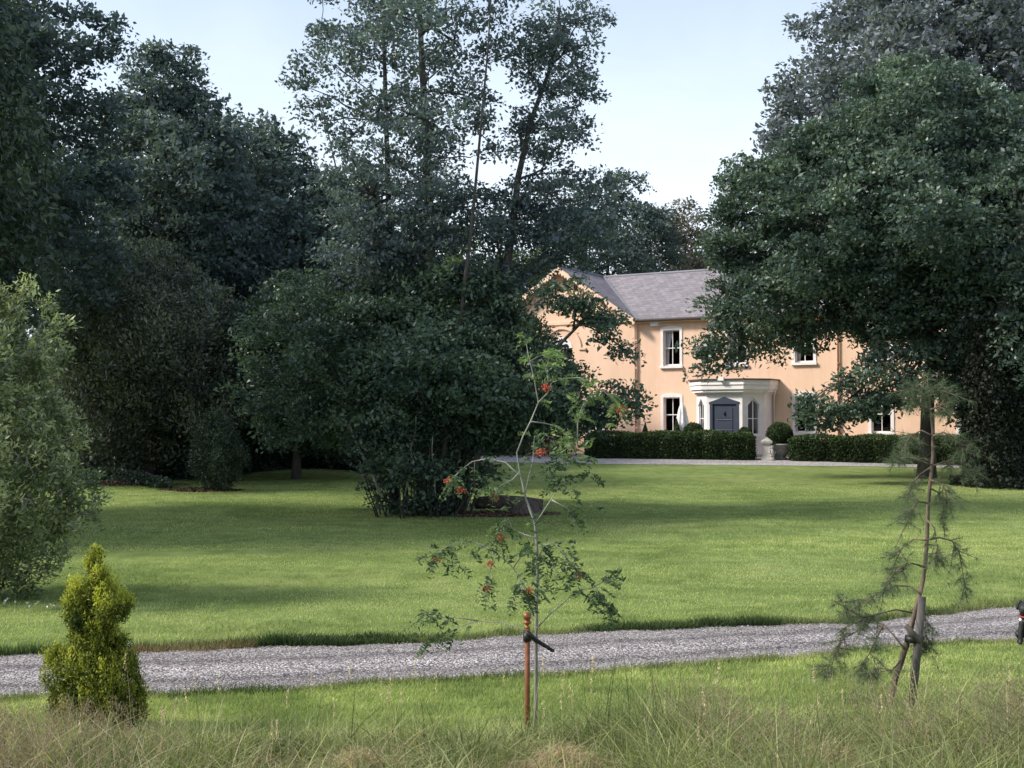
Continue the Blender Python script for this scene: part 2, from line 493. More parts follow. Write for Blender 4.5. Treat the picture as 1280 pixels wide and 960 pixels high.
# near drive
far_e = [(-500, 838), (-200, 829), (0, 822), (170, 815), (350, 809), (500, 804), (640, 797), (800, 787), (950, 783), (1050, 780), (1180, 769), (1280, 757), (1420, 735), (1600, 700)]
near_e = [(-500, 885), (-200, 878), (0, 873), (200, 869), (340, 863), (480, 855), (680, 843), (820, 836), (960, 824), (1050, 815), (1170, 806), (1280, 800), (1420, 788), (1600, 765)]
FE = np.array([list(G(*p))[:2] for p in far_e]); NE = np.array([list(G(*p))[:2] for p in near_e])
def edge_y(E, x):
    return np.interp(x, E[:, 0], E[:, 1])
FE = FE[np.argsort(FE[:, 0])]; NE = NE[np.argsort(NE[:, 0])]
def wob(x, s): return .05 * np.sin(x * 2.3 + s) + .035 * np.sin(x * 5.1 + 2 * s) + .02 * np.sin(x * 13 + s * 3)
def far_y(x): return edge_y(FE, x) + wob(x, 1.0)
def near_y(x): return edge_y(NE, x) + wob(x, 4.0)
dx = np.arange(-14, 15, .15); V = []
nn = 9
for x in dx:
    y0, y1 = float(near_y(x)), float(far_y(x))
    for k in range(nn):
        t = k / (nn - 1); y = y0 + (y1 - y0) * t
        V.append((x, y, float(gz(x, y)) + .008 + .02 * math.sin(t * PI) - .012 * (math.exp(-((t - .3) / .1) ** 2) + math.exp(-((t - .72) / .1) ** 2))))
n = len(dx)
Fc = [(i * nn + k, (i + 1) * nn + k, (i + 1) * nn + k + 1, i * nn + k + 1) for i in range(n - 1) for k in range(nn - 1)]
g = np_mesh('gravel_drive', V, Fc, M['gravel']); _a = g.data.attributes.new('across', 'FLOAT', 'POINT'); _a.data.foreach_set('value', np.tile(np.linspace(0, 1, nn), n).astype(np.float32)); g.data.polygons.foreach_set('use_smooth', [True] * len(Fc)); tag(g, kind='structure')

# loose pebbles on it
def pebbles(nm, n, x0, x1, f0, f1, s0, s1, lift):
    x = RNG.uniform(x0, x1, n); t = RNG.random(n)
    tw = t + .04 * np.sin(x * 1.3)
    k_ = RNG.random(n) > .93 * (np.exp(-((tw - .26) / .07) ** 2) + np.exp(-((tw - .67) / .07) ** 2)); x = x[k_]; t = t[k_]; n = len(x)
    y = f0(x) + (f1(x) - f0(x)) * t
    z = gz(x, y) + lift
    s = RNG.uniform(s0, s1, n) * (1 + (RNG.random(n) < .08) * .8)
    o = np.array([[1, 0, 0], [0, 1, 0], [-1, 0, 0], [0, -1, 0], [0, 0, .7], [0, 0, -.5]])
    ang = RNG.uniform(0, PI, n); ca, sa = np.cos(ang), np.sin(ang)
    pv = o[None] * (s[:, None, None] * RNG.uniform(.5, 1.1, (n, 6, 1)))
    q = pv.copy(); q[..., 0] = pv[..., 0] * ca[:, None] - pv[..., 1] * sa[:, None]; q[..., 1] = pv[..., 0] * sa[:, None] + pv[..., 1] * ca[:, None]
    q += np.stack([x, y, z], -1)[:, None, :]
    f = np.array([[0, 1, 4], [1, 2, 4], [2, 3, 4], [3, 0, 4]])
    Fq = (f[None] + (np.arange(n) * 6)[:, None, None]).reshape(-1, 3)
    return np_mesh(nm, q.reshape(-1, 3), Fq, M['pebble'], None, np.repeat(np.clip(RNG.beta(1.3, 2.0, n), 0, 1), 4))
tag(pebbles('gravel_stones', 85000, -8, 8.5, near_y, far_y, .004, .010, .016), kind='stuff')

# far drive and forecourt
V = []; Fc = []
pts_f = [(545, 573.2, 571.3), (560, 575, 571.5), (600, 577.5, 570), (700, 579.5, 566), (820, 581, 566), (950, 582, 566), (1100, 583.5, 566), (1230, 586, 566), (1420, 590, 566)]
FDN = np.array([list(G(px, yn))[:2] for px, yn, yf in pts_f])
# far side follows the house line (local y = -.1)
hx = lambda a, q: (10.08 + .866 * a - .5 * q, 54 - .5 * a - .866 * q)
FDF = np.array([hx(-16, 3), hx(-14, 2.), hx(-11.5, .6), hx(-9, .6), hx(-5, .05), hx(-1.5, .02), hx(3, .02), hx(8, .02), hx(14, .02)])
K = 8
for i in range(len(FDN)):
    for k in range(K):
        t = k / (K - 1); p = FDN[i] * (1 - t) + FDF[i] * t
        V.append((p[0], p[1], float(gz(p[0], p[1])) + .012))
Fc = [(i * K + k, (i + 1) * K + k, (i + 1) * K + k + 1, i * K + k + 1) for i in range(len(FDN) - 1) for k in range(K - 1)]
g = np_mesh('gravel_forecourt', V, Fc, M['fgravel']); tag(g, kind='structure')

# ================================================================== LAWN BLADES
def blades(n, xr, yf, h, w, lean, mat, nm, hcol=None, tb=.5):
    x = RNG.uniform(*xr, n); y = yf(x, RNG.random(n))
    z = gz(x, y) - .004
    patch = .3 * vnoise(x, y, 2.6) + .35 * vnoise(x, y * 1.6, .8, 5) + .35 * vnoise(x, y * 1.5, .3, 9)
    patch = np.clip(.5 + (patch - .5) * 2.2, 0, 1)
    hh = h * RNG.uniform(.5, 1.25, n) * (1.25 - .6 * patch)
    ang = RNG.uniform(0, 2 * PI, n); la = RNG.uniform(0, 2 * PI, n); ll = RNG.uniform(.1, 1, n) * lean
    dxv = np.cos(ang) * w / 2; dyv = np.sin(ang) * w / 2
    b1 = np.stack([x - dxv, y - dyv, z], -1); b2 = np.stack([x + dxv, y + dyv, z], -1)
    tp = np.stack([x + np.cos(la) * ll * hh, y + np.sin(la) * ll * hh, z + hh], -1)
    V = np.stack([b1, b2, tp], 1).reshape(-1, 3)
    return np_mesh(nm, V, np.arange(3 * n).reshape(n, 3), mat, None, tb + .75 * (patch - .5) + .45 * (vnoise(x * .6, y * 1.3, 2.2, 3) - .5) + .05 * np.sin(y * 2 * PI / 1.1 + x * .25) + RNG.normal(0, .15, n))

M['turf'] = leafmat('mown_turf', (.17, .225, .075), (.60, .63, .29), .4)
_nt = M['turf'].node_tree
for _n in _nt.nodes:
    if _n.type == 'VALTORGB':
        _n.color_ramp.elements[1].color = (.36, .42, .155, 1); _e = _n.color_ramp.elements.new(.82); _e.color = (.50, .56, .20, 1); _n.color_ramp.elements[-1].color = (.64, .63, .30, 1)
tag(blades(170000, (-5.6, 5.6), lambda x, t: 8.2 + (near_y(x) + .03 - 8.2) * t, .038, .008, 1.0, M['turf'], 'verge_grass', tb=.66), 'short bright grass on the verge in front of the drive', kind='stuff')
tag(blades(170000, (-10, 10.5), lambda x, t: far_y(x) - .03 + 9 * t ** 1.3, .036, .011, 1.0, M['turf'], 'lawn_grass', tb=.5), kind='stuff')
tag(blades(160000, (-15, 18), lambda x, t: 22 + 17 * t ** 1.1, .040, .015, .8, M['turf'], 'distant_lawn_grass', tb=.48), kind='stuff')
# shaggy lips along the drive
def lip(n, yf, h, nm, tb):
    return blades(n, (-7.6, 7.8), yf, h, .009, .9, M['meadow'], nm, tb=tb)
tag(lip(16000, lambda x, t: far_y(x) - .05 + .28 * t ** 1.5, .11, 'drive_edge_grass', .22), kind='stuff')
tag(lip(9000, lambda x, t: near_y(x) + .05 - .22 * t ** 1.5, .07, 'verge_edge_grass', .45), kind='stuff')

def lipr(n, a, b, h, w, mat, nm, tb):
    xa = float(G(a, 808).x); xb = float(G(b, 800).x)
    return tag(blades(n, (xa, xb), lambda x, t: far_y(x) - .09 + .34 * t, h, w, 1.3, mat, nm, tb=tb), kind='stuff')
lipr(5000, 172, 330, .07, .008, M['dry'], 'dry_edge_grass', .45)
lipr(1300, 300, 640, .07, .02, M['meadow'], 'edge_weeds', .2)
lipr(1500, 330, 560, .09, .022, M['hedge'], 'edge_weeds', .5)
lipr(1300, 370, 480, .10, .022, M['hedge'], 'edge_weeds', .5)
lipr(1500, 740, 1080, .07, .016, M['hedge'], 'edge_weeds', .5)
lipr(1200, 800, 1000, .08, .016, M['hedge'], 'edge_weeds', .5)
n = 26; x = RNG.uniform(-6.8, -5.4, n); y = RNG.uniform(15.0, 16.2, n)
V, Fc = leaf_geo(np.repeat(np.stack([x, y, gz(x, y) + .07], -1), 5, 0) + RNG.normal(0, .008, (n * 5, 3)), .024, None, 2, .8)
tag(np_mesh('daisies', V, Fc, M['petal'], None, RNG.random(n * 5)), kind='stuff')
# meadow in the foreground
def strips(n, root, hh, ww, tip, bend, mat, nm, tint, seg=4):
    """curved tapering blades: root (n,3), heights, widths, horizontal tip offset (n,2)"""
    ang = RNG.uniform(0, 2 * PI, n)
    side = np.stack([np.cos(ang), np.sin(ang), np.zeros(n)], -1)
    V = np.zeros((n, (seg + 1) * 2, 3), np.float32)
    for k in range(seg + 1):
        t = k / seg
        c = root.copy(); c[:, 2] += hh * (t - bend * t ** 3 * .5)
        c[:, 0] += tip[:, 0] * t ** 2; c[:, 1] += tip[:, 1] * t ** 2
        wk = (ww * (1 - t) ** .7 * .5 + .0004)[:, None]
        V[:, 2 * k] = c - side * wk; V[:, 2 * k + 1] = c + side * wk
    f = np.array([[2 * k, 2 * k + 1, 2 * k + 3, 2 * k + 2] for k in range(seg)])
    Fq = (f[None] + (np.arange(n) * (seg + 1) * 2)[:, None, None]).reshape(-1, 4)
    return np_mesh(nm, V.reshape(-1, 3), Fq, mat, None, np.repeat(tint, seg))

def meadow_xy(n, y0=5.2, y1=8.9, pw=.8):
    y = y0 + (y1 - y0) * RNG.random(n) ** pw
    x = RNG.uniform(-1, 1, n) * (y * .48 + .4)
    return x, y
def mound(x, y):   # height factor: taller patches
    return .5 + .5 * np.sin(x * 1.9 + .6) * np.cos(y * 1.7 + x * .8)
n = 75000
x, y = meadow_xy(n); mo = np.clip(.5 + 1.5 * (.6 * vnoise(x, y * 1.4, .55, 2) + .4 * vnoise(x, y, 1.6, 7) - .5), 0, 1)
edge = 1 - sstep(7.8, 9.1, y + .7 * (vnoise(x, y, .5, 4) - .5))
h = (.22 + .46 * mo) * RNG.uniform(.45, 1.2, n) * (.30 + .70 * edge) * (.85 + .4 * sstep(-1, 1.5, x)) * (1 - .75 * np.exp(-((x - .30) / .38) ** 2 - ((y - 6.7) / 1.0) ** 2) - .4 * np.exp(-((x - 1.9) / .4) ** 2 - ((y - 6.7) / .9) ** 2) - .4 * np.exp(-((x + .95) / .5) ** 2 - ((y - 6.6) / .9) ** 2))
side_t = RNG.normal(0, 1, (n, 2)) * (h * .5)[:, None]
root_ = np.stack([x, y, gz(x, y) - .01], -1)
tag(strips(n, root_, h, RNG.uniform(.004, .011, n), side_t, RNG.uniform(0, 1.3, n), M['meadow'], 'meadow_grass',
           .42 + .5 * (vnoise(x, y, .35, 11) - .5) + .25 * (mo - .5) + RNG.normal(0, .22, n), 5), kind='stuff')
n = 20000
x, y = meadow_xy(n)
dens = np.clip((vnoise(x, y * 1.3, .6, 20) - .35) * 2.2, 0.05, 1)
k = RNG.random(n) < dens; x = x[k]; y = y[k]; n = len(x)
h = RNG.uniform(.14, .52, n) * (1 - .5 * sstep(7.4, 8.6, y))
tag(strips(n, np.stack([x, y, gz(x, y)], -1), h, RNG.uniform(.003, .006, n), RNG.normal(0, 1, (n, 2)) * (h * .6)[:, None], RNG.uniform(0, 1.2, n),
           M['dry'], 'dry_grass_stalks', RNG.uniform(0, 1, n)), kind='stuff')
# seed heads: pinkish haze left and right
def seedheads(n, xf, y0, y1, hh0, hh1, nm, bits=26, spread=.05, length=.16):
    x = xf(n); y = RNG.uniform(y0, y1, n); z = gz(x, y)
    h = RNG.uniform(hh0, hh1, n)
    tip = RNG.normal(0, 1, (n, 2)) * (h * .16)[:, None]
    strips(n, np.stack([x, y, z], -1), h, np.full(n, .0022), tip, np.zeros(n), M['dry'], nm + '_stalks', RNG.uniform(0, .6, n), 3)['kind'] = 'stuff'
    idx = np.repeat(np.arange(n), bits); t = RNG.random(len(idx))
    top = np.stack([x + tip[:, 0], y + tip[:, 1], z + h], -1)
    c = top[idx] + np.stack([RNG.normal(0, 1, len(idx)) * spread * (1.1 - t), RNG.normal(0, 1, len(idx)) * spread * (1.1 - t), (t - .8) * length], -1)
    c[:, :2] -= tip[idx] * ((1 - t) * length / h[idx])[:, None] * 1.5
    ax = c - (top[idx] - np.array([0, 0, length]))
    V, Fc = leaf_geo(c, .014, unit(ax) * 2, .1, .28, .5, .5)
    return np_mesh(nm, V, Fc, M['seed'], None, .5 + RNG.normal(0, .22, len(c)))
tag(seedheads(2600, lambda n: -3.9 + np.abs(RNG.normal(0, 1, n)) * .75, 5.6, 8.4, .20, .46, 'brown_seed_grass'), kind='stuff')
tag(seedheads(1900, lambda n: np.where(RNG.random(n) < .6, 3.8 - np.abs(RNG.normal(0, 1, n)) * .45, np.where(RNG.random(n) < .5, 1.35 + RNG.normal(0, .22, n), 2.55 + RNG.normal(0, .3, n))), 6.0, 8.6, .26, .66, 'purple_seed_grass'), kind='stuff')
# a few tall green spikes
n = 420
x = np.concatenate([RNG.uniform(.7, 1.35, 90), RNG.uniform(-4, 4, n - 90)]); y = RNG.uniform(6.6, 8.6, n)
h = RNG.uniform(.42, .74, n) * np.where(x < -.2, .72, 1.0)
tag(strips(n, np.stack([x, y, gz(x, y)], -1), h, np.full(n, .005), RNG.normal(0, 1, (n, 2)) * (h * .12)[:, None], np.zeros(n), M['meadow'], 'tall_grass_spikes', RNG.uniform(.0, .6, n)), kind='stuff')
def spikes(n, x0, x1, nm):
    x = RNG.uniform(x0, x1, n); y = RNG.uniform(6.8, 8.4, n); h = RNG.uniform(.5, .78, n); z = gz(x, y)
    tip = RNG.normal(0, .05, (n, 2))
    strips(n, np.stack([x, y, z], -1), h, np.full(n, .003), tip, np.zeros(n), M['dry'], 'rye_stalks', RNG.uniform(.3, .9, n), 3)['kind'] = 'stuff'
    b_ = 26; idx = np.repeat(np.arange(n), b_); t = np.tile(np.linspace(0, 1, b_), n)
    c = np.stack([x + tip[:, 0], y + tip[:, 1], z + h], -1)[idx] + np.stack([RNG.normal(0, .004, len(idx)), RNG.normal(0, .004, len(idx)), (t - 1) * .11], -1)
    V, Fc = leaf_geo(c, .016, np.array([[0, 0, 2.]]), 0, .4, .3, .5)
    return np_mesh(nm, V, Fc, M['dry'], None, .75 + RNG.normal(0, .15, len(c)))
tag(spikes(60, -2.6, 4, 'pale_grass_ears'), kind='stuff')
x = np.concatenate([RNG.uniform(.55, 1.15, 16), RNG.uniform(.2, 1.6, 14), [-1.07, -1.06, -1.72, .25]]); n = len(x); y = RNG.uniform(7.9, 8.3, n)
h = np.concatenate([RNG.uniform(.55, .95, 16), RNG.uniform(.4, .7, 14), [.86, .7, .62, .6]])
tag(strips(n, np.stack([x, y, gz(x, y)], -1), h, np.full(n, .007), RNG.normal(0, 1, (n, 2)) * (h * .07)[:, None], np.zeros(n), M['meadow'], 'dark_tall_stems', RNG.uniform(0, .3, n), 5), kind='stuff')

n = 4200
x = np.concatenate([RNG.normal(-.9, .75, n // 2), RNG.uniform(-2.4, 3.4, n - n // 2)]); y = RNG.uniform(5.8, 8.0, n); h = RNG.uniform(.18, .42, n)
kk = RNG.random(n) < np.clip((vnoise(x, y, .5, 33) - .3) * 2.5, .05, 1); x = x[kk]; y = y[kk]; h = h[kk]; n = len(x)
tag(strips(n, np.stack([x, y, gz(x, y)], -1), h, RNG.uniform(.006, .011, n), RNG.normal(0, 1, (n, 2)) * (h * .8)[:, None], RNG.uniform(.6, 2.2, n), M['dry'], 'arching_straw', RNG.uniform(.3, 1, n), 6), kind='stuff')
n = 3600
x, y = meadow_xy(n, 5.8, 8.2, 1.0); h = RNG.uniform(.28, .58, n) * (.55 + .8 * vnoise(x, y, .45, 61))
tag(strips(n, np.stack([x, y, gz(x, y)], -1), h, RNG.uniform(.010, .017, n), RNG.normal(0, 1, (n, 2)) * (h * .55)[:, None], RNG.uniform(.2, 1.6, n), M['meadow'], 'broad_grass_blades', RNG.uniform(.1, .9, n), 6), kind='stuff')
# dry heap of grass in the middle
def tuft(name, label, px, py, w, h, n, mat=M['dry'], hh=None):
    Y = 7.3; p = base(px, Y)
    root = thing(name, label, 'grass clump', p)
    a = RNG.uniform(0, 2 * PI, n); r = np.sqrt(RNG.random(n)) * w
    rx = np.cos(a) * r; ry = np.sin(a) * r * .6; r = r * (.75 + .7 * vnoise(rx, ry, .12, 50))
    top = h * np.exp(-(r / w) ** 2 * 1.6)
    st = np.stack([p.x + rx * .7, p.y + ry * .7, gz(p.x + rx * .7, p.y + ry * .7) + top * RNG.uniform(.2, 1, n)], -1)
    hh = RNG.uniform(.05, .26, n)
    o = strips(n, st, hh, RNG.uniform(.0025, .005, n), RNG.normal(0, .16, (n, 2)) + np.stack([rx, ry], -1) * .15, RNG.uniform(1.2, 2.6, n), mat, 'dry_blades', RNG.beta(2, 2, n))
    o.data.transform(Matrix.Translation(-p)); o.parent = root
    return root
tuft('dry_grass_clump', 'matted straw coloured grass heap at the foot of the rusty stake', 705, 900, .50, .27, 8500)
tuft('dry_grass_clump', 'low flattened straw coloured grass patch in front of the young pine', 1030, 925, .45, .30, 5200)
tuft('dry_grass_clump', 'pale dry grass patch between the golden conifer and the rusty stake', 450, 940, .45, .26, 4200)

# ================================================================== HOUSE
HZ = .9
house = thing('country_house', 'peach rendered two storey country house with slate roof and white sash windows', 'house', (10.08, 54, HZ), -PI / 6)
EAV = 6.36; APX = 8.92; XL = -12.6; XC = -4.9; XR = 15.5; DEP = 9.0; GX = -8.75; BASE = -.5
LOW = (1.05, 2.66); UPP = (4.12, 5.78)
cols_up = [-3.1, 0.02, 3.12, 6.4, 9.95, 13.3]
cols_lo = [-3.1, 3.12, 6.4, 9.95, 13.3]
W2 = .41
def wall_grid(mb, x0, x1, z0, z1, holes, y0, y1):
    xsn = sorted({x0, x1, *[h for q in holes for h in q[:2]]}); zsn = sorted({z0, z1, *[h for q in holes for h in q[2:]]})
    for i in range(len(xsn) - 1):
        for j in range(len(zsn) - 1):
            cx = (xsn[i] + xsn[i + 1]) / 2; cz = (zsn[j] + zsn[j + 1]) / 2
            if any(h[0] < cx < h[1] and h[2] < cz < h[3] for h in holes): continue
            a0, a1, b0, b1 = xsn[i], xsn[i + 1], zsn[j], zsn[j + 1]
            mb.poly([(a0, y0, b0), (a1, y0, b0), (a1, y0, b1), (a0, y0, b1)])
            mb.poly([(a0, y1, b0), (a1, y1, b0), (a1, y1, b1), (a0, y1, b1)])
    for h in holes:
        mb.poly([(h[0], y0, h[2]), (h[0], y0, h[3]), (h[0], y1, h[3]), (h[0], y1, h[2])])
        mb.poly([(h[1], y0, h[2]), (h[1], y0, h[3]), (h[1], y1, h[3]), (h[1], y1, h[2])])
        mb.poly([(h[0], y0, h[3]), (h[1], y0, h[3]), (h[1], y1, h[3]), (h[0], y1, h[3])])
        mb.poly([(h[0], y0, h[2]), (h[1], y0, h[2]), (h[1], y1, h[2]), (h[0], y1, h[2])])
holes = [(x - W2, x + W2, *LOW) for x in cols_lo] + [(x - W2, x + W2, *UPP) for x in cols_up] + [(-.7, .9, .1, 2.5)]
mb = MB(); wall_grid(mb, XC, XR, BASE, EAV, holes, 0, .32)
mb.poly([(XR, 0, BASE), (XR, DEP, BASE), (XR, DEP, EAV), (XR, 0, EAV)])
mb.poly([(XR, 0, EAV), (XR, DEP, EAV), (XR, DEP / 2, APX - .03)])
mb.poly([(XL, DEP, BASE), (XR, DEP, BASE), (XR, DEP, EAV), (XL, DEP, EAV)])
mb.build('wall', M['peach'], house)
# gable wing, standing a little forward
GY = -.14
gh = [(GX - .55, GX + .55, 3.95, 5.1), (-10.9, -10.1, *LOW), (-7.4, -6.6, *LOW)]
mb = MB(); wall_grid(mb, XL, XC, BASE, EAV, gh, GY, .2)
mb.poly([(XL, GY, EAV), (XC, GY, EAV), (GX, GY, APX - .02)])
mb.poly([(XL, GY, BASE), (XL, DEP, BASE), (XL, DEP, EAV), (XL, GY, EAV)])
mb.poly([(XC, GY, BASE), (XC, .0, BASE), (XC, .0, EAV), (XC, GY, EAV)])
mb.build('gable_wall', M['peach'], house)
# interior
mb = MB(); mb.box(XL + .4, XR - .4, 2.2, 2.3, 0, EAV - .1); mb.box(XL + .4, XR - .4, .34, 2.2, 2.95, 3.1); mb.box(XL + .4, XR - .4, .34, 2.2, 0, .08)
mb.box(XL + .4, XR - .4, .34, 2.2, EAV - .2, EAV - .1)
mb.build('rooms', M['room'], house)

def roof_plane(mb_pts, name='roof'):
    me = bpy.data.meshes.new(name); vs = []; fs = []; uvs = []
    for q in mb_pts:
        i = len(vs); vs += q; fs.append(tuple(range(i, i + len(q))))
        p = [Vector(v) for v in q]; u = (p[1] - p[0]).normalized(); nrm = u.cross(p[2] - p[0]).normalized(); w = nrm.cross(u)
        uvs += [((v - p[0]).dot(u), (v - p[0]).dot(w)) for v in p]
    me.from_pydata(vs, [], fs); l = me.uv_layers.new(name='UVMap')
    for i, uv in enumerate(uvs): l.data[i].uv = uv
    return link(name, me, M['slate'], house)
OV = .28
sl = (APX - EAV) / (DEP / 2)
ze = EAV - sl * OV + .12; RZ = APX + .12
roof = roof_plane([
    [(XC + .12, -OV, ze), (XR + .2, -OV, ze), (XR + .2, DEP / 2, RZ), (GX, DEP / 2, RZ)],
    [(XR + .2, DEP + OV, ze), (XL - .2, DEP + OV, ze), (XL - .2, DEP / 2, RZ), (XR + .2, DEP / 2, RZ)]])
# thin verge edge and underside
# gable roof slopes
gs = (APX - EAV) / (XC - GX); GF = GY - .42
zr = EAV - gs * .14 + .1
g2 = roof_plane([
    [(XC + .14, DEP / 2, zr), (XC + .14, GF, zr), (GX, GF, APX + .14), (GX, DEP / 2, APX + .14)],
    [(XL - .14, GF, zr), (XL - .14, DEP / 2 + .2, zr), (GX, DEP / 2 + .2, APX + .14), (GX, GF, APX + .14)]], 'gable_roof')
# ridge and valley
mb = MB(); mb.tube([(GX, DEP / 2, RZ + .02), (XR + .2, DEP / 2, RZ + .02)], .07, 6); mb.tube([(GX, GF, APX + .16), (GX, DEP / 2, APX + .16)], .07, 6)
mb.build('ridge_tiles', M['lead'], roof)
vy0 = 0
mb = MB(); mb.prism([(XC + .10, -.28, ze + .03), (XC + .24, -.28, ze + .03), (GX + .1, DEP / 2 - .1, RZ + .05), (GX - .0, DEP / 2 - .1, RZ + .05)], (0, 0, .02))
mb.build('valley_flashing', M['lead'], roof)
# fascia, gutter
mb = MB(); mb.box(XC + .05, XR + .2, -.24, .0, EAV - .20, EAV - .08); mb.build('soffit', M['peachtrim'], house)
mb = MB(); mb.tube([(XC + .1, -OV - .04, ze - .05), (XR + .2, -OV - .04, ze - .05)], .065, 8); mb.build('gutter', M['darkmetal'], house)
for xx, yy in ((XC + .06, -.08), (4.62, -.08)):
    mb = MB(); mb.tube([(xx, -OV + .02, ze - .06), (xx, yy, ze - .4), (xx, yy, .2)], .042, 8)
    for z in (1.2, 2.6, 4.0, 5.3): mb.tube([(xx, yy, z), (xx, yy, z + .07)], .058, 8)
    mb.build('downpipe', M['peachtrim'] if xx < 0 else plain('brown_pipe', (.45, .25, .15), .6, .2, 5), house)
# bargeboards with scalloped lower edge
for s in (-1, 1):
    mb = MB(); n = 26
    e = (XL - .2) if s < 0 else (XC + .2)
    for i in range(n):
        t0, t1 = i / n, (i + 1) / n
        xa = GX + (e - GX) * t0; xb = GX + (e - GX) * t1
        za = APX + .10 - gs * abs(xa - GX); zb = APX + .10 - gs * abs(xb - GX)
        mb.prism([(xa, GF, za), (xb, GF, zb), (xb, GF, zb - .20), ((xa + xb) / 2, GF, (za + zb) / 2 - .33), (xa, GF, za - .20)], (0, -.05, 0))
    mb.build('bargeboard', M['peachtrim'], house)
    mb = MB(); mb.prism([(GX, GF + .05, APX + .09), (e, GF + .05, APX + .09 - gs * abs(e - GX)), (e, GF + .05, APX + .03 - gs * abs(e - GX)), (GX, GF + .05, APX + .03)], (0, .4, 0))
    mb.build('verge_soffit', M['peachtrim'], house)
# string course, tympanum arch and roundel
mb = MB(); mb.box(XL + .02, XC - .02, GY - .08, GY - .001, EAV - .12, EAV + .02); mb.build('string_course', M['peachtrim'], house)
def arch_band(cx, cz, r0, r1, a0, a1, y0, dy, n=18, sx=1.0):
    mb = MB()
    for i in range(n):
        t0 = a0 + (a1 - a0) * i / n; t1 = a0 + (a1 - a0) * (i + 1) / n
        q = [(cx + sx * r * math.cos(t), y0, cz + r * math.sin(t)) for r, t in ((r0, t0), (r1, t0), (r1, t1), (r0, t1))]
        mb.prism(q, (0, dy, 0))
    return mb
arch_band(GX, EAV + .04, 1.25, 1.37, 0, PI, GY - .001, -.06, 24, 1.9).build('tympanum_moulding', M['peachtrim'], house)
arch_band(GX, EAV + .95, .40, .52, 0, 2 * PI, GY - .001, -.09, 24).build('rose_window_surround', M['peachtrim'], house)
rose = arch_band(GX, EAV + .95, 0.0, .40, 0, 2 * PI, GY - .001, -.012, 24).build('rose_window', M['room'], house)
mb = MB()
for k in range(4):
    t = k * PI / 2 + PI / 4
    m2 = arch_band(GX + .2 * math.cos(t), EAV + .95 + .2 * math.sin(t), .12, .17, 0, 2 * PI, GY - .014, -.05, 12)
    o_ = len(mb.v); mb.v += m2.v; mb.f += [tuple(i + o_ for i in f) for f in m2.f]; mb.sm += m2.sm
mb.build('tracery', M['peachtrim'], rose)
arch_band(GX, 5.1, .92, 1.06, 0, PI, GY - .001, -.07, 22).build('arch_moulding', M['peachtrim'], house)
for q_ in (.92, -1.3): MB().box(GX + q_, GX + q_ + .38, GY - .07, GY - .001, 5.0, 5.1).build('arch_impost', M['peachtrim'], house)
mb = MB(); mb.box(-3.1 - .98, -3.1 - .62, -.18, -.001, 6.0, 6.16); mb.build('alarm_box', M['whitewood'], house)
mb = MB(); mb.box(-1.15, -.95, -.12, -.001, 6.0, 6.12); mb.build('vent_box', M['whitewood'], house)

def sash(cx, z0, z1, w=W2, arch=.09, y=0.0, curtain=0, bars=True):
    """surround (window) > frame, pane, sill, curtain"""
    mb = MB(); s = .125; yo = y - .035
    mb.box(cx - w - s, cx - w, yo, y - .001, z0, z1)
    mb.box(cx + w, cx + w + s, yo, y - .001, z0, z1)
    n = 10; top = []
    for i in range(n + 1):
        t = -1 + 2 * i / n; top.append((cx + t * (w + s), yo, z1 + .10 + arch * (1 - t * t)))
    mb.prism([(cx - w - s, yo, z1)] + top + [(cx + w + s, yo, z1)], (0, .034, 0))
    win = mb.build('window', M['white'], house)
    mb = MB(); mb.box(cx - w - s - .03, cx + w + s + .03, yo - .08, y - .001, z0 - .11, z0 - .001); mb.build('sill', M['white'], win)
    yf = y + .13; f = .05
    mb = MB()
    mb.box(cx - w, cx - w + f, yf, yf + .06, z0, z1); mb.box(cx + w - f, cx + w, yf, yf + .06, z0, z1)
    mb.box(cx - w + f, cx + w - f, yf, yf + .06, z0, z0 + .08); mb.box(cx - w + f, cx + w - f, yf, yf + .06, z1 - f, z1)
    zm = (z0 + z1) / 2
    mb.box(cx - w + f, cx + w - f, yf - .02, yf + .05, zm - .022, zm + .022)
    if bars:
        mb.box(cx - .014, cx + .014, yf, yf + .05, z0 + .08, zm - .022); mb.box(cx - .014, cx + .014, yf, yf + .05, zm + .022, z1 - f)
    mb.build('frame', M['whitewood'], win)
    mb = MB(); mb.poly([(cx - w + f, yf + .035, z0), (cx + w - f, yf + .035, z0), (cx + w - f, yf + .035, z1), (cx - w + f, yf + .035, z1)]); mb.build('pane', M['glass'], win)
    for sgn in ((-1,) if curtain == 1 else (-1, 1) if curtain == 2 else ()):
        mb = MB(); rows = 10; cl = 12; i0 = len(mb.v)
        for r in range(rows + 1):
            t = r / rows; wd = (.42 - .26 * t ** 1.5 if t < .7 else .26 - .08 * math.sin((t - .7) / .3 * PI) * 0 - .0) * 1.0
            wd = .40 * (1 - .55 * math.sin(min(1, t * 1.3) * PI / 2))
            for c_ in range(cl + 1):
                u = c_ / cl
                mb.v.append((cx + sgn * (w - u * wd), yf + .14 + .025 * math.sin(u * 22), z1 - t * (z1 - z0)))
        for r in range(rows):
            for c_ in range(cl):
                mb.f.append((r * (cl + 1) + c_, r * (cl + 1) + c_ + 1, (r + 1) * (cl + 1) + c_ + 1, (r + 1) * (cl + 1) + c_)); mb.sm.append(True)
        mb.build('curtain', M['curtain'], win)
    return win
for i, x in enumerate(cols_up): sash(x, *UPP, curtain=1 if i in (0, 1) else 2 if i > 2 else 1)
for i, x in enumerate(cols_lo): sash(x, *LOW, curtain=0 if i < 2 else 0)
for x in (-10.5, -7.0): sash(x, *LOW, w=.4, y=GY)
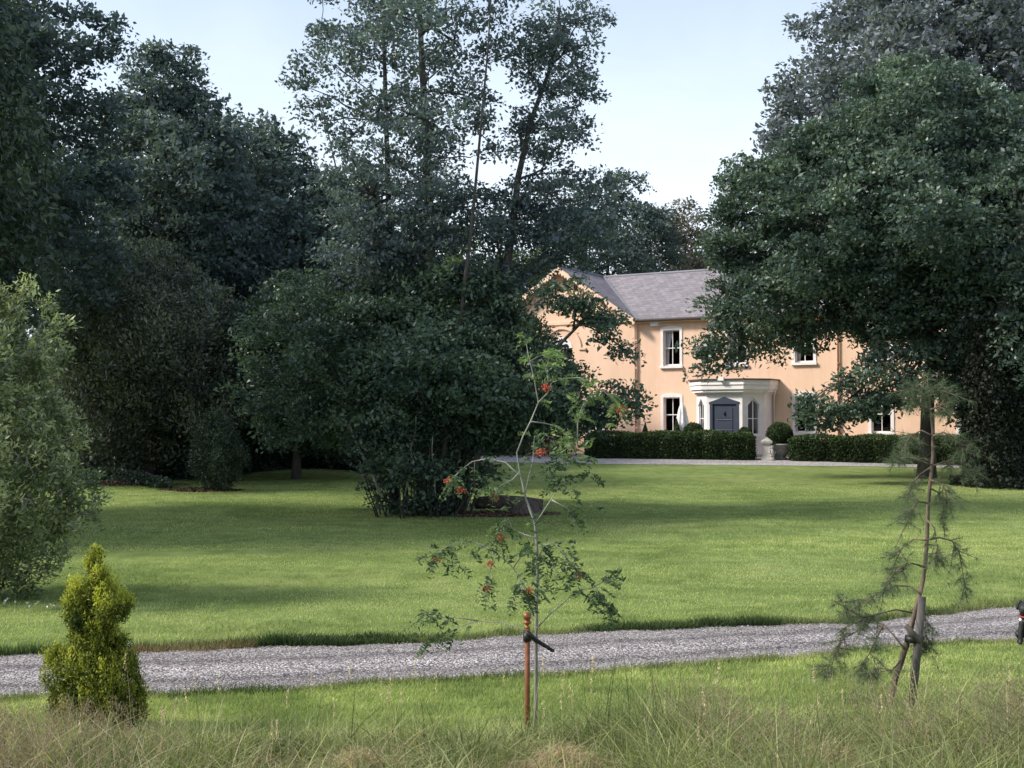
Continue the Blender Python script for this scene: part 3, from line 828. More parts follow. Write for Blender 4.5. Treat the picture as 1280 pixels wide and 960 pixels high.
# arched gable window
mb = arch_band(GX, 5.1, .0, .55, 0, PI, GY - .0015, -.01, 16); aw = mb.build('arched_window', M['whitewood'], house)
mb = MB(); mb.box(GX - .55, GX + .55, GY + .10, GY + .14, 3.95, 4.03); mb.box(GX - .03, GX + .03, GY + .08, GY + .14, 4.03, 5.1); mb.box(GX - .55, GX - .49, GY + .10, GY + .14, 4.03, 5.1); mb.box(GX + .49, GX + .55, GY + .10, GY + .14, 4.03, 5.1)
mb.box(GX - .49, GX + .49, GY + .10, GY + .14, 4.5, 4.56); mb.build('frame', M['whitewood'], aw)
mb = MB(); mb.poly([(GX - .5, GY + .12, 4), (GX + .5, GY + .12, 4), (GX + .5, GY + .12, 5.1), (GX - .5, GY + .12, 5.1)]); mb.build('pane', M['glass'], aw)
for (ca, r) in ((-.22, .17), (.22, .17)):
    arch_band(GX + ca, 5.14, 0, r, 0, PI, GY - .012, -.006, 8).build('fanlight', M['room'], aw)

# porch -------------------------------------------------------------
PC = .10; PH = 2.74
foot = [(PC - 1.57, 0), (PC - 1.57, -1.05), (PC - .82, -1.8), (PC + .82, -1.8), (PC + 1.57, -1.05), (PC + 1.57, 0)]
porch = MB()
def facet(i, opening=None):
    a_ = Vector((*foot[i], 0)); b_ = Vector((*foot[i + 1], 0)); u = (b_ - a_).normalized(); L = (b_ - a_).length
    nin = Vector((-u.y, u.x, 0)); nin = nin if nin.dot(Vector((PC, 0, 0)) - (a_ + b_) / 2) > 0 else -nin
    def q(s, z): return a_ + u * s + Vector((0, 0, z))
    th = nin * .16
    if opening is None:
        porch.prism([q(0, 0), q(L, 0), q(L, PH), q(0, PH)], th)
        return u, nin, L, q
    s0, s1, z0, zs, za = opening; sm = (s0 + s1) / 2
    porch.prism([q(0, 0), q(s0, 0), q(s0, PH), q(0, PH)], th)
    porch.prism([q(s1, 0), q(L, 0), q(L, PH), q(s1, PH)], th)
    if z0 > 0: porch.prism([q(s0, 0), q(s1, 0), q(s1, z0), q(s0, z0)], th)
    porch.prism([q(s0, zs), q(sm, za), q(sm, PH), q(s0, PH)], th)
    porch.prism([q(sm, za), q(s1, zs), q(s1, PH), q(sm, PH)], th)
    return u, nin, L, q
facet(0); 
Ld = math.hypot(.75, .75)
lw = (Ld / 2 - .27, Ld / 2 + .27, .95, 2.25, 2.56)
f1 = facet(1, lw); f2 = facet(2, (.82 - .67, .82 + .67, 0, 2.38, 2.60)); f3 = facet(3, lw); facet(4)
body = porch.build('porch', M['white'], house)
def ring(off, z0, z1, nm, mat, par):
    c = Vector((PC, -.2, 0)); pts = []
    for (x, y) in foot:
        ox = off * (1 if x > PC else -1) * (1 if abs(x - PC) > 1 else .55); oy = -off if y < -1.5 else (-off * .4 if y < 0 else 0)
        pts.append((x + ox, y + oy - (0.0 if y < 0 else .001), z0))
    MB().prism(pts, (0, 0, z1 - z0)).build(nm, mat, par)
ring(.07, PH, PH + .08, 'cornice', M['white'], body)
ring(.20, PH + .08, PH + .20, 'cornice', M['white'], body)
ring(.27, PH + .20, PH + .40, 'fascia', M['white'], body)
ring(.31, PH + .40, PH + .44, 'fascia_moulding', M['white'], body)
ring(.29, PH + .44, PH + .60, 'parapet', M['white'], body)
ring(.36, PH + .60, PH + .66, 'coping', M['darkmetal'], body)
ring(.05, -.3, .12, 'plinth', M['concrete'], body)
for (u, nin, L, q), nm in ((f1, 'a'), (f3, 'b')):
    s0, s1, z0, zs, za = lw; sm = (s0 + s1) / 2
    mb = MB(); f = .035; th = nin * .04; o = nin * .06
    def qq(s, z): return q(s, z) + o
    mb.prism([qq(s0, z0), qq(s0 + f, z0), qq(s0 + f, zs), qq(s0, zs)], th); mb.prism([qq(s1 - f, z0), qq(s1, z0), qq(s1, zs), qq(s1 - f, zs)], th)
    mb.prism([qq(s0 + f, z0), qq(s1 - f, z0), qq(s1 - f, z0 + .06), qq(s0 + f, z0 + .06)], th)
    mb.prism([qq(s0, zs), qq(sm, za), qq(sm, za - .06), qq(s0 + f, zs)], th); mb.prism([qq(sm, za), qq(s1, zs), qq(s1 - f, zs), qq(sm, za - .06)], th)
    mb.prism([qq(sm - .018, z0 + .06), qq(sm + .018, z0 + .06), qq(sm + .018, za - .07), qq(sm - .018, za - .07)], th)
    zc = (z0 + zs) / 2 + .05
    mb.prism([qq(s0 + f, zc), qq(sm - .018, zc), qq(sm - .018, zc + .035), qq(s0 + f, zc + .035)], th); mb.prism([qq(sm + .018, zc), qq(s1 - f, zc), qq(s1 - f, zc + .035), qq(sm + .018, zc + .035)], th)
    fr = mb.build('lancet_window', M['whitewood'], body)
    mb = MB(); o2 = nin * .085
    mb.poly([q(s0 + .01, z0) + o2, q(s1 - .01, z0) + o2, q(s1 - .01, zs) + o2, q(sm, za - .02) + o2, q(s0 + .01, zs) + o2]); mb.build('pane', M['glass'], fr)
    mb = MB(); mb.prism([q(s0 - .05, z0 - .07) - nin * .05, q(s1 + .05, z0 - .07) - nin * .05, q(s1 + .05, z0 - .001) - nin * .05, q(s0 - .05, z0 - .001) - nin * .05], nin * .049); mb.build('sill', M['white'], fr)
    # hood mould
    mb = MB(); oo = -nin * .03
    mb.prism([q(s0 - .06, zs - .02) + oo, q(sm, za + .01) + oo, q(sm, za + .07) + oo, q(s0 - .11, zs - .02) + oo], nin * .029)
    mb.prism([q(sm, za + .01) + oo, q(s1 + .06, zs - .02) + oo, q(s1 + .11, zs - .02) + oo, q(sm, za + .07) + oo], nin * .029)
    mb.build('hood_mould', M['white'], fr)
# door
u, nin, L, q = f2; s0, s1, sm = .82 - .67, .82 + .67, .82
mb = MB(); o = -nin * .01; th = nin * .12; jw = .13
mb.prism([q(s0, 0.02) + o, q(s0 + jw, 0.02) + o, q(s0 + jw, 2.38) + o, q(s0, 2.38) + o], th); mb.prism([q(s1 - jw, 0.02) + o, q(s1, 0.02) + o, q(s1, 2.38) + o, q(s1 - jw, 2.38) + o], th)
mb.prism([q(s0 - .03, 2.30) + o * 2, q(s1 + .03, 2.30) + o * 2, q(s1 + .03, 2.385) + o * 2, q(sm, 2.615) + o * 2, q(s0 - .03, 2.385) + o * 2], th * .8)
mb.build('door_frame', M['door'], body)
mb = MB(); o = nin * .05
mb.prism([q(s0 + jw + .002, .02) + o, q(s1 - jw - .002, .02) + o, q(s1 - jw - .002, 2.3) + o, q(s0 + jw + .002, 2.3) + o], nin * .05)
door = mb.build('door', M['door'], body)
mb = MB(); o = nin * .028
for (z0_, z1_) in ((.2, .62), (.72, 1.12), (1.22, 1.58), (1.68, 2.12)):
    mb.prism([q(s0 + jw + .18, z0_) + o, q(s1 - jw - .18, z0_) + o, q(s1 - jw - .18, z1_) + o, q(s0 + jw + .18, z1_) + o], nin * .02)
mb.build('door_panel', M['door'], door)
o = nin * .018
for z_ in (.66, 1.16, 1.62): mb = MB(); mb.prism([q(s0 + jw + .18, z_) + o, q(s1 - jw - .18, z_) + o, q(s1 - jw - .18, z_ + .03) + o, q(s0 + jw + .18, z_ + .03) + o], nin * .03); mb.build('door_rail', M['doorlight'], door)
mb = MB(); c_ = q(sm, 1.9); c_ = c_ - nin * .005; mb.tube([c_ + Vector((0, 0, .09)), c_ + Vector((0, 0, -.02)), c_ + Vector((0.0, 0, -.09))], [.02, .035, .02], 8); mb.build('knocker', M['rubber'], door)
mb = MB(); mb.box(PC - .95, PC + .95, -2.35, -1.86, -.2, .06); mb.build('doorstep', M['stonegrey'], body)
# floodlight on parapet, downpipe on porch
mb = MB(); mb.prism([(-.02, -2.28, 3.31), (.24, -2.28, 3.31), (.24, -2.28, 3.45), (-.02, -2.28, 3.45)], (.02, .12, .02)); fl = mb.build('floodlight', M['whitewood'], body)
mb = MB(); mb.tube([(.2, -2.2, 3.33), (.28, -2.12, 3.16)], .03, 6); mb.build('bracket', M['whitewood'], fl)
mb = MB(); mb.tube([(PC + 1.9, -.5, PH + .25), (PC + 1.78, -.35, PH - .12), (PC + 1.68, -.06, PH - .2), (PC + 1.68, -.06, .1)], .035, 7); mb.build('porch_downpipe', M['white'], body)

# ================================================================== THINGS BEFORE THE HOUSE
def hedge(name, label, pts, h, w, group):
    """pts: centre line (x,y); leafy box with a rounded top"""
    p0 = Vector((*pts[0], 0)); p1 = Vector((*pts[-1], 0)); L = (p1 - p0).length; u = (p1 - p0).normalized(); v_ = Vector((-u.y, u.x, 0))
    z0 = float(gz((p0.x + p1.x) / 2, (p0.y + p1.y) / 2)); mid = (p0 + p1) / 2; mid.z = z0
    root = thing(name, label, 'hedge', mid, 0, group)
    nL = int(L * 4600); S = RNG.uniform(0, L, nL)
    per = 2 * h + w; t = RNG.uniform(0, per, nL)
    a_ = np.where(t < h, -w / 2, np.where(t < h + w, t - h - w / 2, w / 2)); z_ = np.where(t < h, t, np.where(t < h + w, h, h - (t - h - w)))
    # round the corners
    k = np.maximum(0, np.abs(a_) - (w / 2 - .18)) + np.maximum(0, z_ - (h - .18)); over = np.maximum(0, k - .18)
    a_ -= np.sign(a_) * over * .55; z_ -= over * .55
    bmpf = .05 * np.sin(S * 3.1 + z_ * 4) + .04 * np.sin(S * 7.3 - a_ * 9) + .03 * np.sin(S * 1.3 + 2) + RNG.normal(0, .035, nL)
    nx_ = np.where(np.abs(a_) > w / 2 - .1, np.sign(a_), 0); nz_ = np.where(z_ > h - .15, 1.0, 0)
    a_ += nx_ * bmpf; z_ = z_ + nz_ * bmpf * .8
    # ends
    ne = int(h * w * 3200)
    S = np.concatenate([S, np.where(RNG.random(ne) < .5, 0, L) + RNG.normal(0, .05, ne)]); a_ = np.concatenate([a_, RNG.uniform(-w / 2, w / 2, ne)]); z_ = np.concatenate([z_, RNG.uniform(0.03, h - .03, ne)])
    endr = np.minimum(S, L - S); cut = np.maximum(0, .3 - endr); a_ = a_ * (1 - cut * .6); z_ = z_ * (1 - cut * .25)
    c_ = np.array(p0)[None] + np.outer(S, u) + np.outer(a_, v_); c_[:, 2] = z0 + np.maximum(z_, .02)
    V, Fc = leaf_geo(c_, .068, None, .9, .6)
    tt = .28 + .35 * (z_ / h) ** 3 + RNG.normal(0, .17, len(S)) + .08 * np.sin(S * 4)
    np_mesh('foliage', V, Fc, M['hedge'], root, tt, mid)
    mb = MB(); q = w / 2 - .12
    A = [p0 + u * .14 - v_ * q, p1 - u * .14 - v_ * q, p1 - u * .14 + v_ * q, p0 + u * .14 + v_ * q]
    A = [Vector((p.x, p.y, z0 - .05)) for p in A]; mb.prism(A, (0, 0, h - .08)); mb.build('dark_core', plain('hedge_shade', (.012, .018, .009), 1, .4, 12), root, mid)  # opaque dark core, added to block light through the leaves
    return root
def gp(px, Y): return (P(px, 528, Y).x, Y)
hedge('clipped_hedge', 'long clipped box hedge left of the porch gap', [gp(735, 52.0), gp(941, 50.3)], 1.10, 1.5, 'clipped hedges in front of the house')
hedge('clipped_hedge', 'long clipped box hedge under the ground floor windows right of the stone planter', [gp(989, 50.0), gp(1215, 47.6)], 1.05, 1.4, 'clipped hedges in front of the house')

def ball_bush(name, label, cat, px, py, Y, r, mat, sq=1.0, n=None, pts=None, lsz=.05, group=None):
    c = P(px, py, Y); z0 = float(gz(c.x, c.y)); org = Vector((c.x, c.y, z0))
    root = thing(name, label, cat, org, 0, group)
    n = n or int(9000 * r * r * 4)
    d = unit(RNG.normal(size=(n, 3))); rr = r * (1 + RNG.normal(0, .05, n) + .04 * np.sin(d[:, 0] * 7) * np.sin(d[:, 2] * 6))
    cc = np.array(c) + d * rr[:, None] * np.array([1, 1, sq])
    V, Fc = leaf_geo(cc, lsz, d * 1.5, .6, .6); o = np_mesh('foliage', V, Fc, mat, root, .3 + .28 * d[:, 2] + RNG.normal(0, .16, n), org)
    mb = MB(); mb.lathe([(r * .88 * math.sin(t), c.z - z0 + r * .88 * sq * -math.cos(t)) for t in np.linspace(.01, PI - .01, 9)], 0, 0, 12); mb.build('dark_core', M['ivy'], root)  # added opaque dark core, stands in for shade inside the leaf shell
    mb = MB(); mb.tube([(0, 0, 0), (0, 0, c.z - z0)], .04, 6); mb.build('stem', M['bark'], root)
    return root
ball_bush('topiary_ball', 'round clipped box ball growing in the stone planter', 'topiary', 974.5, 544, 50.4, .52, M['hedge'])
ball_bush('box_bush', 'small rounded bush in front of the doorway beside the white parasol', 'bush', 866.5, 541, 51.8, .42, M['hedge'])
ball_bush('box_bush', 'tiny rounded bush right of the blue front door', 'bush', 931, 543, 51.3, .30, M['hedge'])
def cone_bush(label, px, Y, ytop, w, group='cone shrubs against the house wall'):
    c = P(px, ytop, Y); z0 = float(gz(c.x, Y)); org = Vector((c.x, Y, z0)); H = c.z - z0
    root = thing('cone_shrub', label, 'shrub', org, 0, group)
    n = 5200; t = RNG.random(n) ** .7; a_ = RNG.uniform(0, 2 * PI, n); r = w * (1 - (1 - t)) * (1 + RNG.normal(0, .12, n))
    cc = np.stack([org.x + np.cos(a_) * r, org.y + np.sin(a_) * r, z0 + H * (1 - t) + .02], -1)
    ax = np.stack([np.cos(a_) * .5, np.sin(a_) * .5, np.full(n, 1.5)], -1)
    V, Fc = leaf_geo(cc, .06, ax, .1, .4); np_mesh('foliage', V, Fc, M['hedge'], root, .45 + RNG.normal(0, .2, n), org)
    MB().tube([(0, 0, -.05), (0, 0, H * .9)], [.05, .01], 6).build('stem', M['bark'], root)
cone_bush('small bright pointed shrub by the wall at the left end of the hedge', 806.5, 53.4, 529, .42)
cone_bush('dark pointed shrub standing left of the folded parasol', 846, 53.0, 524, .40)
# stone planter & pillar
pl = P(974.5, 562, 50.4); z0 = float(gz(pl.x, pl.y)); H = .62
t_ = thing('stone_planter', 'grey stone urn planter under the clipped ball between the hedges', 'planter', (pl.x, pl.y, z0))
MB().lathe([(.0, 0), (.34, 0), (.34, .06), (.24, .1), (.26, .16), (.42, .34), (.50, .58), (.56, .60), (.56, .66), (.47, .66), (.45, .58), (0, .58)], 0, 0, 24).build('bowl', M['stonegrey'], t_)
MB().lathe([(0, .6), (.45, .6), (.45, .59), (0, .59)], 0, 0, 20).build('soil', M['dirt'], t_)
pp = P(958.5, 565, 49.9); z0 = float(gz(pp.x, pp.y))
t_ = thing('stone_pillar', 'short pale stone pillar with pyramid cap at the end of the hedge', 'pillar', (pp.x, pp.y, z0), -.3)
MB().box(-.22, .22, -.22, .22, -.05, .08).build('plinth', M['concrete'], t_)
MB().box(-.17, .17, -.17, .17, .08, .70).build('shaft', M['concrete'], t_)
mb = MB(); mb.box(-.24, .24, -.24, .24, .70, .78)
for k in range(4):
    q4 = [(-.24, -.24), (.24, -.24), (.24, .24), (-.24, .24)]; a_ = q4[k]; b_ = q4[(k + 1) % 4]; mb.poly([(*a_, .781), (*b_, .781), (0, 0, .96)])
mb.build('cap', M['stonegrey'], t_)
# small seated stone figure
sp = P(965.2, 570, 49.7); z0 = float(gz(sp.x, sp.y))
t_ = thing('stone_statue', 'small weathered stone cherub statue on a base beside the planter', 'statue', (sp.x, sp.y, z0), .2)
MB().lathe([(0, 0), (.14, 0), (.14, .05), (.1, .07), (.1, .14), (0, .14)], 0, 0, 12).build('base', M['stonegrey'], t_)
mb = MB(); mb.lathe([(0.02, .14), (.09, .16), (.1, .24), (.075, .34), (.085, .42), (.04, .47), (.035, .5), (.065, .53), (.07, .58), (.045, .63), (.0, .64)], 0, 0, 12)
mb.tube([(-.08, 0, .42), (-.15, -.03, .33), (-.08, -.09, .28)], [.03, .025, .02], 6); mb.tube([(.08, 0, .42), (.15, -.03, .34), (.09, -.1, .31)], [.03, .025, .02], 6)
mb.build('figure', plain('pale_stone', (.45, .43, .41), .9, .4, 20), t_)
# parasol
pa = P(853, 540, 53.3); z0 = float(gz(pa.x, pa.y)); top = P(852, 503, 53.3).z - z0
t_ = thing('parasol', 'folded white garden parasol standing behind the hedge', 'parasol', (pa.x, pa.y, z0))
MB().lathe([(0, 0), (.28, 0), (.28, .06), (.06, .1), (.0, .1)], 0, 0, 16).build('base', M['concrete'], t_)
MB().tube([(0, 0, .08), (0, 0, top)], .022, 8).build('pole', M['whitewood'], t_)
mb = MB(); n = 32; lev = [(.30, top - 1.45), (.29, top - 1.25), (.25, top - .9), (.20, top - .62), (.17, top - .48), (.17, top - .44), (.12, top - .2), (.03, top - .02)]
i0 = 0
for r, z in lev:
    for j in range(n):
        a_ = 2 * PI * j / n; q = r * (1 + .22 * math.cos(a_ * 8)); mb.v.append((q * math.cos(a_), q * math.sin(a_), z + .03 * math.cos(a_ * 8 + 2)))
for k in range(len(lev) - 1):
    for j in range(n): mb.f.append((k * n + j, k * n + (j + 1) % n, (k + 1) * n + (j + 1) % n, (k + 1) * n + j)); mb.sm.append(True)
mb.build('canopy', M['canvas'], t_)
MB().lathe([(.0, top - .02), (.03, top), (.035, top + .03), (0, top + .06)], 0, 0, 10).build('finial', M['whitewood'], t_)

# ================================================================== STAKE + ROWAN
YR = 9.45
def PT(lst, Y, dy=None): return [P(x, y, Y + (dy[i] if dy else 0)) for i, (x, y) in enumerate(lst)]
sb = base(659, YR - .06); st = P(659.5, 766, YR - .06)
t_ = thing('rusty_stake', 'rusty iron stake with a ball finial tied to the young rowan', 'stake', sb)
Hs = st.z - sb.z
MB().tube([(0, 0, -.2), (0, 0, Hs - .11)], .0205, 12).build('post', M['rust'], t_)
MB().lathe([(0.0, Hs - .12), (.022, Hs - .118), (.022, Hs - .108), (.012, Hs - .1), (.014, Hs - .09), (.03, Hs - .082), (.033, Hs - .072), (.028, Hs - .064), (.012, Hs - .056), (.012, Hs - .05)] + [(.034 * math.sin(t), Hs - .028 - .034 * math.cos(t)) for t in np.linspace(.35, PI, 10)], 0, 0, 20).build('finial', M['rustball'], t_)
# rubber tie
tz = P(659, 796, YR - .06); dd = P(671, 800, YR)
t_ = thing('tree_tie', 'black rubber strap looped round the stake and rowan stem with its end sticking out', 'tree tie', tz)
MB().tube([(0, 0, -.035), (0, 0, .035)], .032, 12).build('loop', M['rubber'], t_)
mb = MB(); e1 = P(692, 814, YR) - tz
a_ = Vector((-.02, -.0, .05)); 
mb.tube([a_, Vector((.02, -.034, .02)), Vector(dd - tz) + Vector((0, -.03, 0)), e1], [.014, .019, .018, .012], 8)
for k in range(7):
    p = (Vector(dd - tz) + Vector((0, -.03, 0))).lerp(e1, (k + .5) / 7); mb.lathe([(0, -.014), (.017, -.008), (.019, .0), (.015, .01), (0, .014)], 0, 0, 8)
    for i in range(len(mb.v) - 40, len(mb.v)): mb.v[i] = tuple(Vector(mb.v[i]) + p)
mb.build('strap', M['rubber'], t_)

rb = base(669, YR)
row = thing('rowan_sapling', 'young rowan sapling with clusters of orange berries beside the rusty stake', 'tree', rb)
stem_px = [(669, 930), (670, 870), (670, 800), (671, 750), (672, 700), (669, 655), (657, 622), (650, 590), (646, 566), (654, 545), (664, 525), (673, 503), (667, 470), (661, 448), (657, 424)]
sr = [.016, .0155, .0145, .0135, .012, .0105, .0085, .0075, .007, .006, .0055, .005, .0042, .0035, .002]
sw = [RNG.normal(0, .02) for _ in stem_px]
SPt = [P(x, y, YR + sw[i]) for i, (x, y) in enumerate(stem_px)]; SPt[0].z = rb.z - .05
MB().tube(SPt, sr, 8).build('trunk', M['barkrowan'], row, rb)
brs = [
    [(650, 595, 0), (632, 578, .1), (610, 573, .16), (590, 577, .2), (573, 590, .2), (565, 600, .2)],
    [(669, 655, 0), (680, 638, -.05), (692, 620, -.1), (705, 597, -.12), (712, 575, -.12), (720, 555, -.1)],
    [(656, 620, 0), (661, 596, .08), (666, 575, .12), (668, 545, .15)],
    [(664, 527, 0), (680, 529, .1), (698, 533, .15), (712, 545, .16)],
    [(673, 503, 0), (684, 492, -.1), (690, 478, -.15), (705, 473, -.2), (725, 472, -.25), (748, 484, -.3), (765, 497, -.3), (775, 506, -.3)],
    [(690, 478, -.15), (682, 462, -.15), (686, 448, -.15)],
    [(662, 452, 0), (672, 446, .05), (690, 440, .1)],
    [(667, 770, 0), (655, 735, .1), (645, 715, .15), (637, 705, .18), (618, 690, .2), (600, 680, .22), (583, 675, .25), (560, 682, .25), (545, 692, .25)],
    [(642, 709, .15), (652, 695, .1), (662, 686, .05)],
    [(671, 700, 0), (680, 682, -.1), (692, 678, -.15), (705, 692, -.2), (715, 705, -.2), (722, 712, -.2)],
    [(671, 785, 0), (690, 765, -.1), (705, 753, -.15), (716, 742, -.2), (730, 737, -.22), (745, 734, -.22), (755, 748, -.2), (760, 765, -.2)],
    [(671, 805, 0), (650, 785, .1), (625, 778, .15), (598, 776, .2), (575, 783, .2), (555, 793, .2), (535, 803, .2)],
    [(598, 776, .2), (570, 772, .2), (545, 771, .2), (528, 768, .2)],
    [(669, 672, 0), (655, 668, .1), (641, 662, .12), (635, 648, .12), (628, 655, .12)],
    [(671, 745, 0), (660, 738, -.1), (650, 725, -.12), (655, 742, -.1)],
    [(690, 625, -.1), (703, 632, -.12), (715, 640, -.12)],
    [(722, 555, -.1), (722, 530, -.1), (727, 510, -.1), (735, 495, -.1)],
    [(650, 590, 0), (640, 600, -.1), (630, 605, -.12), (618, 612, -.12)],
    [(671, 725, 0), (680, 720, .08), (672, 712, .08)],
    [(672, 703, 0), (685, 700, -.08), (695, 712, -.1)],
    [(618, 690, .2), (614, 705, .18), (611, 722, .16), (609, 732, .15)], [(628, 655, .12), (626, 664, .12), (625, 670, .12)],
    [(740, 735, -.2), (752, 728, -.2), (762, 715, -.2)],
]
leafC = []; leafA = []; leafT = []; bb_ = MB()
def pinnate(p, d, L, tb, drop=.5):
    d = d.normalized(); side = d.cross(Vector((0, 0, 1)));
    if side.length < .1: side = d.cross(Vector((0, 1, 0)))
    side.normalize()
    tw = random.uniform(-.7, .7); nrm = side.cross(d)
    side = side * math.cos(tw) + nrm * math.sin(tw)
    n = 7; pts = []
    for k in range(n + 1):
        t = k / n; q = p + d * L * t + Vector((0, 0, -drop * L * t * t)); pts.append(q)
        if k >= 2:
            for s in (-1, 1):
                ax = side * s + d * .45; c = q + ax.normalized() * .024; leafC.append(c); leafA.append(ax * 4 + nrm * 0); leafT.append(tb + random.gauss(0, .08)); 
    leafC.append(pts[-1] + d * .018); leafA.append(d * 4); leafT.append(tb)
    bb_.tube([pts[0], pts[3], pts[-1]], [.0014, .0011, .0007], 3)
for b_ in brs:
    pts = [P(x, y, YR + dy) for x, y, dy in b_]; n = len(pts)
    bb_.tube(pts, [.006 * (1 - .75 * i / (n - 1)) for i in range(n)], 6)
    # leaves towards the end
    for rep in range(max(8, n * 2)):
        t = 1 - random.random() ** 1.6 * .62; f_ = t * (n - 1); i = min(n - 2, int(f_)); q = pts[i].lerp(pts[i + 1], f_ - i)
        d = (pts[i + 1] - pts[i]).normalized() + Vector((random.gauss(0, .9), random.gauss(0, .9), random.gauss(-.1, .5)))
        pinnate(q, d, random.uniform(.10, .16), .25 + .35 * (q.z > 2.3) + random.gauss(0, .12))
# top of leader
for q, k in ((SPt[-1], 4), (SPt[-2], 3), (SPt[12], 3), (SPt[11], 2), (SPt[6], 2), (SPt[4], 2), (SPt[3], 3), (SPt[5], 2)):
    for _ in range(k): pinnate(q, Vector((random.gauss(0, .8), random.gauss(0, .8), random.uniform(-.1, 1))), random.uniform(.06, .11), .5 + random.gauss(0, .12))
for (x, y, k, dn) in [(705, 590, 26, .12), (716, 585, 14, .1), (722, 560, 8, .1), (735, 495, 10, .08), (575, 697, 5, .05), (660, 738, 9, .07), (700, 688, 7, .06), (668, 693, 10, .06), (540, 770, 4, .04), (535, 700, 3, .03), (752, 750, 7, .06)]:
    for _ in range(k):
        q = P(x, y, YR - .1) + Vector((random.gauss(0, dn), random.gauss(0, dn), random.gauss(0, dn)))
        pinnate(q, Vector((random.gauss(0, 1), random.gauss(0, 1), random.gauss(0, .4))), random.uniform(.08, .12), (.15 if y > 570 else .55) + random.gauss(0, .12))
bb_.build('branches', M['barkrowan'], row, rb); 
V, Fc = leaf_geo(np.array([list(c) for c in leafC]), .048, np.array([list(a) for a in leafA]), .8, .36, .2, .22)
np_mesh('leaves', V, Fc, M['rowanleaf'], row, np.array(leafT), rb)
for (x, y, dy) in [(682, 485, -.15), (777, 512, -.3), (675, 566, 0), (561, 602, .2), (576, 613, .2), (618, 621, -.1), (625, 672, .12), (545, 700, .25), (609, 736, .15), (722, 719, -.2), (661, 739, -.1), (612, 706, .2)]:
    mb = MB(); c = P(x, y, YR + dy)
    for _ in range(30):
        o = Vector((random.gauss(0, .020), random.gauss(0, .016), random.gauss(0, .013))) + c
        k0 = len(mb.v); mb.lathe([(.0055 * math.sin(t), -.0055 * math.cos(t)) for t in np.linspace(.01, PI - .01, 5)], 0, 0, 6)
        for i in range(k0, len(mb.v)): mb.v[i] = tuple(Vector(mb.v[i]) + o)
        mb.tube([o, c + Vector((0, 0, .035))], .0008, 3)
    mb.build('berry_cluster', M['berry'], row, rb)

# ================================================================== YOUNG PINE + OLD STAKE
YP = 10.1
pb = base(1113, YP)
pine = thing('young_pine', 'thin young pine with sparse drooping needles leaning on a wooden stake', 'tree', pb)
tp = [(1111, 893), (1114, 870), (1119, 848), (1127, 825), (1135, 800), (1141, 775), (1148, 750), (1154, 725), (1157, 700), (1159, 670), (1160, 635), (1163, 600), (1166, 570), (1166, 540), (1163, 510), (1160, 485), (1159, 470)]
tr_ = [.030, .028, .026, .025, .024, .022, .020, .016, .018, .017, .016, .015, .013, .011, .009, .006, .003]
PTS = [P(x, y, YP + .06 + .02 * math.sin(i)) for i, (x, y) in enumerate(tp)]
MB().tube(PTS, tr_, 9).build('trunk', M['barkpine'], pine, pb)
sb = base(1134, YP - .03); s_top = P(1153, 746, YP - .03)
t_ = thing('wooden_stake', 'weathered grey wooden stake supporting the young pine', 'stake', sb)
MB().tube([Vector((-.01, 0, -.1)), (s_top - sb) * .5 + Vector((.004, 0, 0)), s_top - sb], [.038, .036, .031], 9).build('post', M['oldwood'], t_)
MB().tube([(s_top - sb) * .62 + Vector((0, -.05, .0)), (s_top - sb) * .66 + Vector((-.12, -.06, .09))], [.028, .022], 7).build('batten', M['oldwood'], t_)
tt0 = P(1140, 800, YP - .0)
t_ = thing('pine_tie', 'black strap holding the pine trunk to the wooden stake', 'tree tie', tt0)
MB().tube([(0, 0, -.02), (0.005, 0, .03)], .062, 12).build('loop', M['rubber'], t_)
MB().tube([(.05, -.02, .0), (.075, -.04, -.01)], .018, 6).build('buckle', M['rubber'], t_)
